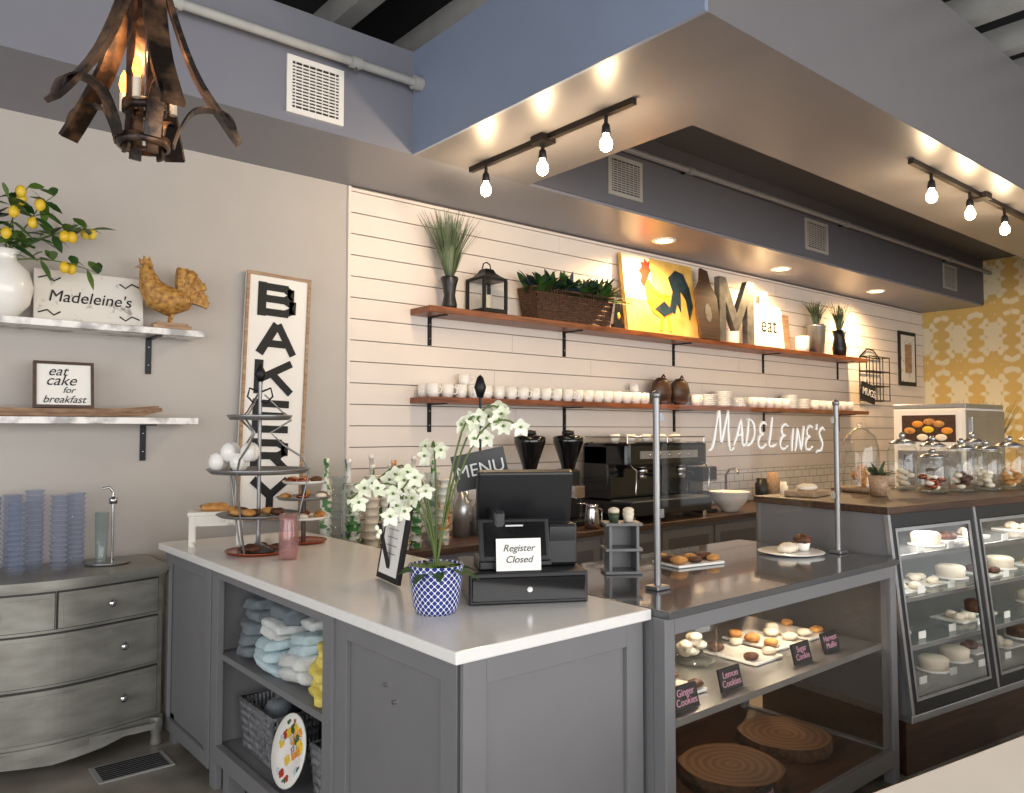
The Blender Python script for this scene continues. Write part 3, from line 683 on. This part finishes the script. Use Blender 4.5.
b=B(); b.box(0,.9,0,.62,0,.76,m_white,.01); b.box(.0,.9,-.006,0,.05,.74,m_steel); b.box(-.006,0,.03,.59,.42,.74,m_white)
b.box(-.01,-.006,.08,.54,.46,.70,m_woodd)
for (y,z_,c) in ((.15,.56,m_orange),(.22,.62,m_pastry),(.31,.57,m_yellow),(.40,.62,m_orange),(.3,.64,m_pastry),(.47,.56,m_pastry),(.36,.5,m_cream),(.2,.5,m_cream)): b.sph((-.012,y,z_),(.006,.05,.03),c,12)
b.box(-.01,-.004,.04,.58,.05,.38,m_steel); b.box(-.03,-.01,.5,.52,.1,.34,m_chrome); b.box(.1,.8,-.02,-.006,.3,.68,m_steel,.004); b.box(.0,.9,0,.62,.76,.80,m_steel,.005)
b.done('beverage_machine',(7.4,2.7,.99))

# ---------- display case
b=B(); cx0,cx1,cy0,cy1=1.975,3.58,1.61,2.42; g=m_cab
b.box(cx0,cx1,cy0-.02,cy1,.955,.98,m_casetop,.004)
for x in (cx0,cx1-.05):
    for y in (cy0,cy1-.05): b.box(x,x+.05,y,y+.05,.0,.955,g,.003)
b.box(cx0+.05,cx1-.05,cy0,cy0+.03,.90,.955,g); b.box(cx0+.05,cx1-.05,cy0,cy0+.03,.08,.15,g)
b.box(cx1-.03,cx1,cy0+.05,cy1-.05,.08,.14,g);b.box(cx1-.03,cx1,cy0+.05,cy1-.05,.89,.955,g)
b.box(cx0,cx0+.02,cy0+.05,cy1-.05,.08,.955,g)
b.box(cx0+.02,cx1-.03,cy0+.03,cy1-.03,.10,.13,m_woodd); b.box(cx0+.05,cx1-.05,cy1-.03,cy1-.01,.08,.955,m_woodd)
b.box(cx0+.03,cx1-.04,cy0+.05,cy1-.06,.585,.60,m_steel); b.box(cx0+.03,cx1-.04,cy0+.045,cy0+.055,.58,.605,m_steel)
b.box(cx0+.05,cx1-.05,cy0+.012,cy0+.016,.15,.90,m_panelg); b.box(cx1-.02,cx1-.016,cy0+.05,cy1-.05,.14,.89,m_panelg)
for x in (2.55,3.1): b.lathe([(0,.947),(.05,.947)],(x,1.9,0),m_can,20); b.lathe([(.05,.943),(.06,.943),(.06,.954)],(x,1.9,0),m_steel,20)
o=b.done('display_case')
for x in (2.55,3.1): light('case_puck_lamp','SPOT',(x,1.9,.93),8,(1,.80,.56),o,.04,ang=2.7)
for x in (2.55,3.1): light('case_puck_lamp','SPOT',(x,2.0,.575),2.2,(1,.78,.52),o,.03,ang=2.7)
def card(txts,loc,w=.13,h=.08,rz=0,col=m_pink):
    b=B(); b.box(-w/2,w/2,-.004,.004,0,h,m_ink); b.box(-w/2+.005,w/2-.005,-.005,-.004,.005,h-.005,m_blackp)
    for i,t_ in enumerate(txts): b.text(t_,.034,.0006,col,Tr((0,-.0055,h-.025-i*.03))@FR)
    b.done('chalk_label_card',loc,rot=(math.radians(-14),0,math.radians(rz)))
card(['Ginger','Cookies'],(2.20,1.70,.603)); card(['Lemon','Cookies'],(2.49,1.72,.603)); card(['Sugar','Cookie'],(3.0,1.73,.603)); card(['Harvest','Muffin'],(3.25,1.74,.603)); card(['Bread','& Butter'],(2.66,1.68,.133))
def gjar(name,loc,r,h,fill,lid=m_glass,knobm=m_glass,nf=14,ff=.5):
    b=B(); b.lathe([(0,0),(r*.8,0),(r,h*.10),(r,h*.75),(r*.8,h*.86),(r*.8,h*.9)],(0,0,0),m_glass,22); b.lathe([(0,.004),(r*.78,.004),(r*.8,.012),(0,.012)],(0,0,0),m_glasst,22)
    b.lathe([(r*.85,h*.9),(r*.87,h*.91),(r*.87,h*.93),(r*.4,h*1.0),(0,h*1.02)],(0,0,0),lid,22); b.sph((0,0,h*1.07),(r*.22,r*.22,h*.07),knobm,10)
    for i in range(nf):
        a=R.uniform(0,6.28);q=R.uniform(0,r*.62); b.sph((q*math.cos(a),q*math.sin(a),.03+(i/nf)*h*ff),(r*.3,r*.3,r*.18),fill if i%4 else m_cream,8,.1)
    b.done(name,loc)
gjar('glass_cookie_jar',(2.66,2.02,.603),.095,.25,m_cream,nf=12,ff=.35); gjar('glass_cookie_jar',(2.45,2.10,.603),.075,.2,m_pastry)
def tray(name,loc,w,d,items,mat=m_ceram,rz=0):
    b=B(); b.box(-w/2,w/2,-d/2,d/2,0,.012,mat,.004)
    n=items[1]; cols=max(2,round(math.sqrt(n*w/d)))
    for k in range(n):
        x=-w*.36+(k%cols)*w*.72/(cols-1)+R.uniform(-.01,.01); rows_=max(1,(n-1)//cols); y=-d*.33+(k//cols)*d*.66/rows_; s_=items[2]*R.uniform(.85,1.15); b.sph((x,y,.012+s_*.45),(s_,s_*.85,s_*.45),items[0] if k%2 else items[3],12,.25)
    b.done(name,loc,rz)
tray('pastry_plate',(2.76,2.12,.981),.26,.17,(m_pastryd,7,.034,m_pastry),rz=-10)
b=B(); b.lathe([(0,0),(.1,0),(.15,.012),(.145,.014),(0,.006)],(0,0,0),m_ceram,26)
b.lathe([(0,0),(.026,0),(.036,.04),(0,.04)],(.07,-.02,.012),m_paper,14); b.sph((.07,-.02,.062),(.042,.042,.026),m_pastryd,14,.2)
b.sph((-.02,0,.03),(.07,.04,.022),m_cream,14,.3); b.done('cupcake_plate',(3.34,1.98,.981))
tray('pastry_tray',(2.90,1.95,.603),.20,.26,(m_cream,4,.036,m_pastryd)); tray('pastry_tray',(3.16,2.02,.603),.22,.28,(m_cream,5,.036,m_pastry)); tray('pastry_tray',(2.33,1.86,.603),.16,.18,(m_pastryd,4,.03,m_pastry)); tray('pastry_tray',(3.40,2.0,.603),.16,.24,(m_pastry,4,.034,m_cream))
def slice_(loc,r,h):
    b=B(); N=40; ol=[(r*(1+.08*noise.noise(Vector((math.cos(a)*1.5,math.sin(a)*1.5,r*9)))) *math.cos(a),r*(1+.1*noise.noise(Vector((math.cos(a)*2,math.sin(a)*2,r*5))))*math.sin(a)) for a in [2*pi*k/N for k in range(N)]]
    vs=[(x,y,0) for x,y in ol]+[(x*1.02,y*1.02,h*.5) for x,y in ol]+[(x,y,h) for x,y in ol]
    b.add(vs,[(i,(i+1)%N,N+(i+1)%N,N+i) for i in range(N)]+[(N+i,N+(i+1)%N,2*N+(i+1)%N,2*N+i) for i in range(N)]+[tuple(range(N))],m_bark)
    b.add([(x*.99,y*.99,h) for x,y in ol],[tuple(range(N))],m_rings)
    b.done('wood_slice_board',loc)
slice_((2.78,1.93,.131),.21,.06); slice_((3.26,1.98,.131),.2,.055); slice_((2.33,1.82,.131),.15,.045)
# sneeze guard
b=B()
for x in (2.23,3.53):
    b.box(x-.035,x+.035,1.82,1.88,.981,.995,m_pewter,.003); b.cyl((x,1.85,.99),(x,1.85,1.67),.0125,m_pewter); b.sph((x,1.85,1.68),.017,m_pewter,12)
    for zz in (1.25,1.6): b.box(x-.012+(.02 if x<3 else -.02),x+.012+(.02 if x<3 else -.02),1.843,1.857,zz-.015,zz+.015,m_chrome)
b.box(2.26,3.50,1.848,1.852,1.2,1.66,m_panelg)
# brush-lettered name, joined hand strokes
L={'M':[[(-.1,.0),(.05,.1),(.14,.6),(.2,1),(.36,.3),(.42,.25),(.6,1),(.66,.5),(.8,0),(.95,.05)]],'A':[[(-.05,0),(.12,.4),(.3,1),(.42,.5),(.55,0),(.7,.05)],[(.08,.38),(.5,.44)]],'D':[[(.05,1),(.02,.5),(0,0),(.3,.08),(.5,.35),(.45,.7),(.25,.95),(-.05,1)]],'E':[[(.5,.92),(.25,1),(.05,.85),(.1,.6),(.35,.54),(.08,.46),(0,.2),(.15,0),(.4,.02),(.55,.12)]],'L':[[(.1,1.15),(.04,.5),(0,.05),(.2,-.02),(.5,.05)]],'I':[[(.12,.95),(.08,.4),(.12,0)]],'N':[[(0,0),(.04,.5),(.05,.95),(.25,.5),(.45,.02),(.5,.5),(.55,1.05)]],'S':[[(.5,.88),(.3,1),(.08,.8),(.25,.52),(.42,.28),(.3,.02),(0,.0),(-.06,-.1)]],"'":[[(.05,1.1),(0,.85)]]}
x=2.55
for i,ch in enumerate("MADELEINE'S"):
    s_=.155 if i==0 else .105; zb=1.50-.055*(x-2.56)-(.03 if i==0 else 0)+R.uniform(-.008,.008)
    for pl in L[ch]:
        pp=[]
        for j in range(len(pl)-1):
            q0,q1,q2,q3=pl[max(j-1,0)],pl[j],pl[j+1],pl[min(j+2,len(pl)-1)]
            for t in (0,.33,.66): pp.append([.5*((2*q1[k])+(-q0[k]+q2[k])*t+(2*q0[k]-5*q1[k]+4*q2[k]-q3[k])*t*t+(-q0[k]+3*q1[k]-3*q2[k]+q3[k])*t**3) for k in (0,1)])
        pp.append(pl[-1])
        b.tube([(x+p[0]*s_+p[1]*s_*.15,1.8455,zb+p[1]*s_) for p in pp],[.0058*(.7+.5*abs(math.sin(j*.5))) for j in range(len(pp))],m_white,6)
    x+={"M":.155,"I":.04,"'":.02}.get(ch,.083)
b.done('sneeze_guard')
b=B(); g=m_cab
for x in (-.06,.05): b.box(x,x+.012,-.05,.05,0,.2,g,.002)
for zz in (0,.09,.19): b.box(-.075,.075,-.055,.055,zz,zz+.012,g,.002)
b.box(-.05,.05,.045,.05,.01,.19,g)
for x in (-.03,.03): b.lathe([(0,0),(.018,0),(.024,.035),(0,.035)],(x,0,.203),m_leafg if x<0 else m_cream,12); b.sph((x,0,.247),(.024,.024,.014),m_cream,10)
b.done('cupcake_riser',(2.38,2.16,.981),-35)

# ---------- refrigerated cases
b=B(); Lx,Dx=2.9,.86
m_fin=M('case_interior','8d8a88',.5)
b.box(0.03,Lx,.05,Dx,0,.25,m_woodd); b.box(0,Lx,0,Dx,.25,.285,m_steel,.004)
b.box(0,.02,.1,Dx,.285,1.165,m_cab)
b.add([(0,.0,.285),(0,.1,.285),(0,.1,1.165),(0.02,.0,.285),(.02,.1,.285),(.02,.1,1.165)],[(0,1,2),(3,5,4),(0,3,4,1),(1,4,5,2),(2,5,3,0)],m_cab)
b.box(0,Lx,Dx-.03,Dx,.285,1.165,m_fin); b.box(-.01,Lx,.09,Dx+.01,1.165,1.2,m_woodd,.004)
b.box(0.02,Lx,.1,.16,1.10,1.165,m_blackp)
for sh in (.30,.52,.74,.94):
    y0=.04+(sh-.285)*.12; b.box(.03,Lx,y0+.05,Dx-.05,sh,sh+.008,m_glasst if sh>.35 else m_fin); b.box(.03,Lx,y0+.045,y0+.055,sh-.004,sh+.014,m_steel)
    if sh>.35: b.box(.03,Lx,y0+.08,y0+.095,sh-.010,sh-.004,m_strip)
b.box(.03,Lx,.2,.23,1.09,1.1,m_strip)
n=4;w=.725
sl=.1/.88
for i in range(n):
    xa=i*w;xb=min((i+1)*w,Lx)
    def q(xa,xb,z0,z1,mat,off=0,t=.02):
        def y(z): return (z-.285)*sl-off
        b.add([(xa,y(z0),z0),(xb,y(z0),z0),(xb,y(z1),z1),(xa,y(z1),z1),(xa,y(z0)+t,z0),(xb,y(z0)+t,z0),(xb,y(z1)+t,z1),(xa,y(z1)+t,z1)],[(0,1,2,3),(7,6,5,4),(0,4,5,1),(1,5,6,2),(2,6,7,3),(3,7,4,0)],mat)
    q(xa+.005,xa+.045,.29,1.165,m_blackp);q(xb-.045,xb-.005,.29,1.165,m_blackp);q(xa+.045,xb-.045,1.10,1.165,m_blackp);q(xa+.045,xb-.045,.29,.34,m_blackp)
    q(xa+.04,xb-.04,.335,1.105,m_panelg,0,.004)
    q(xa-.006,xa+.014,.29,1.165,m_steel,.004,.02); q(xa+.045,xa+.057,.34,1.10,m_steel,.002,.006); q(xb-.057,xb-.045,.34,1.10,m_steel,.002,.006)
    q(xa+.057,xb-.057,1.085,1.10,m_steel,.002,.006); q(xa+.057,xb-.057,.34,.352,m_steel,.002,.006)
for si,sh in enumerate((.309,.529,.749,.949)):
    x=.14
    while x<Lx-.1:
        k=R.random(); y=.34+R.uniform(-.05,.1); c=R.choice([m_pastry,m_cream,m_cream,m_pastryd])
        if k<.35: b.lathe([(0,0),(.09,0),(.09,.008),(0,.008)],(x,y,sh),m_ceram,16); b.lathe([(0,0),(.07,0),(.075,.05),(.06,.06),(0,.062)],(x,y,sh+.008),c,16)
        elif k<.85:
            b.box(x-.09,x+.09,y-.09,y+.09,sh,sh+.008,m_ceram)
            for j in range(4): b.sph((x+R.uniform(-.05,.05),y+R.uniform(-.06,.06),sh+.024),(.034,.03,.02),c,8,.2)
        b.box(x-.03,x+.03,.19,.194,sh,sh+.035,m_paper)
        x+=.27
o=b.done('refrigerated_bakery_case',(3.625,1.57,0),-8)
bpy.context.view_layer.update()
for x in (.5,1.3,2.1,2.7):
    p=o.matrix_world@Vector((x,.3,1.06)); light('case_lamp','AREA',p,3.2,(1,.92,.84),o,sx=.7,sy=.1)
def fw(x,y,z=1.201): return o.matrix_world@Vector((x,y,z))
m_lid=M('tin_lid','b4b4b6',.25,metal=.9)
for (x,y,r,h,f) in ((.98,.45,.085,.22,m_copper),(1.22,.42,.085,.27,m_pastryd),(1.45,.40,.085,.26,m_cream),(1.68,.38,.09,.28,m_pastry),(1.95,.36,.1,.32,m_pastry),(1.1,.70,.085,.30,m_cream),(1.42,.70,.085,.28,m_pastryd),(1.8,.66,.09,.3,m_cream)):
    gjar('glass_candy_jar',fw(x,y),r,h,f,lid=m_lid,knobm=m_lid,nf=10,ff=.3)
b=B(); b.lathe([(0,0),(.1,0),(.12,.02),(.11,.03),(0,.03)],(0,0,0),m_woodl); b.lathe([(.1,.03),(.1,.25),(.08,.32),(.03,.36),(0,.365)],(0,0,0),m_glass,24); b.sph((0,0,.38),.018,m_glass,10)
for i in range(10): b.sph((R.uniform(-.05,.05),R.uniform(-.05,.05),.05+R.uniform(0,.1)),.028,m_pastry,8)
b.done('glass_cloche',fw(.72,.72))
b=B(); b.lathe([(0,0),(.04,0),(.055,.11),(.05,.11),(0,.09)],(0,0,0),m_woodl,14)
for i in range(34): b.leaf((0,0,.09),(R.uniform(-1,1),R.uniform(-1,1),R.uniform(.4,1.6)),R.uniform(.08,.15),.018,m_leafg)
b.done('small_potted_plant',fw(.55,.5),norm=False)
b=B(); b.box(-.12,.12,-.08,.08,0,.03,m_woodl,.006); b.sph((0,0,.045),(.09,.05,.02),m_cream,12,.3); b.done('serving_board',fw(.22,.7),8)
grass('tall_grass_planter',(9.6,3.3,0),[(0,0),(.15,0),(.2,.6),(.22,1.0),(.2,1.0),(0,.95)],.9,160,.4,m_leafg,m_ceram,ymax=9)

b=B(); b.box(0,3,-.22,-.02,0,.69,m_white); b.box(-.03,3,-.26,0.0,.69,.73,m_white,.006)
b.done('wall_pony',(1.80,.87,0),-9)

# ---------- counter items
b=B()
def disc(r,z,mat,cx=0,cy=0,lip=.012,sy=1): b.lathe([(0,z),(r*.9,z),(r,z+lip),(r*.98,z+lip+.003),(r*.88,z+.006),(0,z+.006)],(cx,cy,0),mat,28,sy=sy)
disc(.15,0,m_copper); b.lathe([(.08,0),(.04,.02),(.012,.04),(.01,.1)],(0,0,.008),m_pewter)
b.cyl((0,0,.02),(0,0,.80),.009,m_pewter)
b.lathe([(0,.80),(.012,.80),(.03,.835),(.012,.87),(.006,.88),(0,.89)],(0,0,0),m_iron,12)
disc(.19,.17,m_pewter); disc(.235,.37,m_pewter,lip=.02); disc(.15,.62,m_pewter,lip=.02)
for a in range(3):
    t=a*2.1+.4; c,s_=math.cos(t),math.sin(t)
    b.tube([(.14*c,.14*s_,.01),(.17*c,.17*s_,.1),(.185*c,.185*s_,.17),(.23*c,.23*s_,.37)],.005,m_pewter,6)
    b.tube([(.23*c,.23*s_,.37),(.2*c,.2*s_,.44),(.11*c,.11*s_,.5),(.05*c,.05*s_,.56),(.145*c,.145*s_,.62)],.005,m_pewter,6)
    b.tube([(.02*c,.02*s_,.74),(.06*c,.06*s_,.70),(.1*c,.1*s_,.66),(.145*c,.145*s_,.63)],.004,m_pewter,5)
b.tube([(.0,0,.75),(-.05,0,.77),(-.06,0,.73),(-.03,0,.70),(0,0,.71)],.005,m_iron,5);b.tube([(.0,0,.75),(.05,0,.77),(.06,0,.73),(.03,0,.70),(0,0,.71)],.005,m_iron,5)
for i in range(9): b.sph((-.17+.05*(i%4)+R.uniform(-.01,.01),-.08+.05*(i//4),.425+.045*(i%2)),(.036,.03,.045),m_ceram,12)
for i in range(8): b.sph((R.uniform(-.14,.14),R.uniform(-.12,.1),.195),(.035,.03,.018),m_pastry if i%2 else m_pastryd,10,.2)
for i in range(5): b.sph((R.uniform(-.1,.1),R.uniform(-.1,.05),.028),(.03,.03,.016),m_pastryd,10,.2)
b.done('tiered_cake_stand',(1.46,3.60,.981),-40)
b=B(); disc(.12,.0,m_copper); b.cyl((0,0,.006),(0,0,.3),.012,m_woodd); disc(.13,.12,m_ceram); disc(.14,.22,m_pewter); disc(.11,.30,m_ceram)
for zz,r in ((.128,.09),(.228,.1),(.308,.07)):
    for i in range(6): b.sph((r*math.cos(i*1.05),r*math.sin(i*1.05),zz+.012),(.03,.026,.015),R.choice([m_pastryd,m_copper,m_cream,m_pastry]),10,.2)
b.done('pastry_tier_stand',(1.77,3.78,.981))
b=B(); b.box(-.13,.13,-.08,.08,.15,.17,m_dist,.003)
for x in (-.11,.11):
    for y in (-.06,.06): b.box(x-.014,x+.014,y-.014,y+.014,0,.15,m_dist)
b.box(-.12,.12,-.07,-.06,.10,.15,m_dist); b.sph((0,0,.185),(.08,.06,.022),m_pastry,12,.3); b.done('white_riser_stand',(1.40,3.99,.981),-20)
b=B(); b.lathe([(0,0),(.04,0),(.043,.01),(.043,.15),(.036,.17),(.04,.2),(.036,.2),(.032,.17),(.038,.15),(.038,.01),(0,.012)],(0,0,0),m_glassp,20); b.done('glass_tumbler',(1.49,3.33,.981))
# orchid
b=B(); b.lathe([(0,0),(.062,0),(.072,.02),(.086,.125),(.088,.15),(.082,.15),(.076,.125),(0,.12)],(0,0,0),m_pot,32); b.lathe([(0,.122),(.076,.124)],(0,0,0),m_bark,16)
for i in range(12):
    a=i*.6; b.leaf((0,0,.13),(math.cos(a),math.sin(a),.35+.1*(i%3)),.15,.05,m_leafd,.5)
for i in range(26): b.sph((R.uniform(-.065,.065),R.uniform(-.065,.065),.135),(.015,.015,.012),m_leafl,6)
RV=Vector((.767,-.642,0));FV=Vector((-.642,-.767,0))
def orch(ex,ez,side,drop,n=6,pw=1.7):
    P=[Vector((0,0,.13))]
    for t in (.15,.3,.45,.6,.72,.84,.92,1):
        x=ex*(t**pw); z=.13+ez*math.sin(t*pi*.56)-drop*max(0,t-.6)**1.4
        P.append(RV*x+FV*side*t+Vector((0,0,z)))
    b.tube(P,.0032,m_stem,6)
    for k in range(n):
        t=4+(len(P)-1.01-4)*k/(n-1); i=int(t); f=t-i; c=P[i].lerp(P[min(i+1,len(P)-1)],f)+Vector((R.uniform(-.03,.03),R.uniform(-.03,.03),R.uniform(-.03,.012)))
        if k==n-1:
            for j in range(3): b.sph(c+Vector((R.uniform(-.02,.02),R.uniform(-.02,.02),-.012*j)),(.007,.007,.009),m_petal,8)
            continue
        fd=(FV+Vector((R.uniform(-.9,.9),R.uniform(-.9,.9),R.uniform(-.4,.3)))).normalized(); u=fd.cross(Vector((0,0,1))).normalized(); w=u.cross(fd)
        for j in range(5):
            a=j*2*pi/5+.3; d=u*math.cos(a)+w*math.sin(a)+fd*.3; b.leaf(c,d,.034,.026 if j%2 else .02,m_petal,.1,side=fd.cross(d))
        b.sph(c+fd*.008,(.005,.005,.005),m_leafl,6)
for e in ((-.27,.30,.02,.25),(-.20,.36,-.04,.3),(-.10,.32,.05,.2),(.14,.50,.02,.1,6,1.1),(.20,.52,-.03,.0,6,1.2),(.26,.49,.02,.1,6,1.3),(-.15,.28,.08,.4),(-.02,.42,-.05,.1,5)): orch(*e)
b.done('potted_orchid',(1.415,2.065,.981),norm=False)
b=B(); w,h=.22,.33
b.box(-w/2,w/2,-.008,.008,0,h,m_ink,.002); b.box(-w/2+.022,w/2-.022,-.010,-.008,.022,h-.022,m_paper)
for i in range(5): b.box(-.05,.05,-.0108,-.010,.1+i*.03,.103+i*.03,m_pewter)
b.box(-.015,.015,.008,.014,0,.22,m_ink,Mx=Rt(22,'X'))
b.done('counter_sign_frame',(1.55,2.58,.986),rot=(math.radians(-10),0,math.radians(-100)))
# register
b=B()
b.box(0,.40,0,.36,0,.105,m_blackp,.006); b.box(.01,.39,-.006,0,.012,.09,m_black2,.003); b.cyl((.2,-.006,.05),(.2,-.012,.05),.009,m_chrome)
b.box(.1,.3,.1,.3,.105,.13,m_blackp,.005); b.tube([(.2,.2,.12),(.2,.22,.25)],[.03,.025],m_blackp,12)
Mx=Tr((.22,.2,.30))@Rt(14,'X'); b.box(-.17,.17,-.015,.03,-.09,.13,m_blackp,.008,Mx=Mx)
Mx=Tr((.16,.06,.2))@Rt(-18,'X'); b.box(-.12,.12,-.012,.012,-.07,.075,m_blackp,.006,Mx=Mx); b.box(-.105,.105,-.0145,-.011,-.055,.06,m_black2,Mx=Mx); b.box(-.03,.03,-.0155,-.0145,.045,.05,m_chalk,Mx=Mx)
b.box(.04,.16,.05,.2,.105,.14,m_blackp,.005); b.box(.28,.39,.1,.3,.105,.25,m_blackp,.012)
b.box(.29,.38,.095,.1,.19,.235,m_black2); b.box(.09,.13,.06,.3,.13,.3,m_blackp,.01)
b.done('cash_register',(1.54,2.06,.981),-30)
b=B(); b.box(-.075,.075,-.002,.002,0,.105,m_paper); b.box(-.06,.06,0,.015,0,.003,m_paper); b.text('Register',.032,.0005,m_ink,Tr((0,-.003,.073))@FR,shear=.3); b.text('Closed',.032,.0005,m_ink,Tr((0,-.003,.036))@FR,shear=.3)
b.done('paper_notice_card',(1.69,1.986,1.089),rot=(math.radians(-6),0,math.radians(-30)))
b=B(); b.lathe([(0,0),(.05,0),(.05,.012),(.008,.02)],(0,0,0),m_iron,20); b.cyl((0,0,.01),(0,0,.72),.005,m_iron); b.lathe([(0,.70),(.012,.70),(.024,.74),(.012,.78),(0,.79)],(0,0,0),m_iron,12)
Mx=Tr((.0,-.03,.42))@Rt(-12,'Y'); b.box(-.105,.105,-.006,.006,-.07,.07,m_blackp,Mx=Mx); b.text('MENU',.07,.001,m_chalk,Mx@Tr((0,-.008,0))@FR); b.tube([(0,-.004,.50),(0,-.03,.48)],.004,m_iron,5)
b.done('menu_sign_stand',(1.885,2.45,.981),-35)

# ---------- light
w=bpy.data.worlds.new('World'); S.world=w; w.use_nodes=True
bg=w.node_tree.nodes['Background']; bg.inputs[0].default_value=(.95,.97,1,1); bg.inputs[1].default_value=1.1
light('daylight_area','AREA',(1.5,-3.3,1.9),300,(1,.985,.96),rot=(math.radians(90),0,0),sx=9,sy=2.5)  # daylight at the front windows
light('daylight_area','AREA',(-3.3,.5,1.9),130,(.96,.98,1),rot=(math.radians(90),0,math.radians(-90)),sx=5,sy=2.4)  # unseen area lamp before the solid left wall, no window there
S.view_settings.view_transform='Standard'

cam=bpy.data.cameras.new('camera'); co=bpy.data.objects.new('camera',cam); S.collection.objects.link(co)
co.location=(0,0,1.55); co.rotation_euler=(math.radians(92.5),0,math.radians(-39.9)); cam.sensor_width=36; cam.lens=784/1024*36; cam.clip_start=.05
S.camera=co
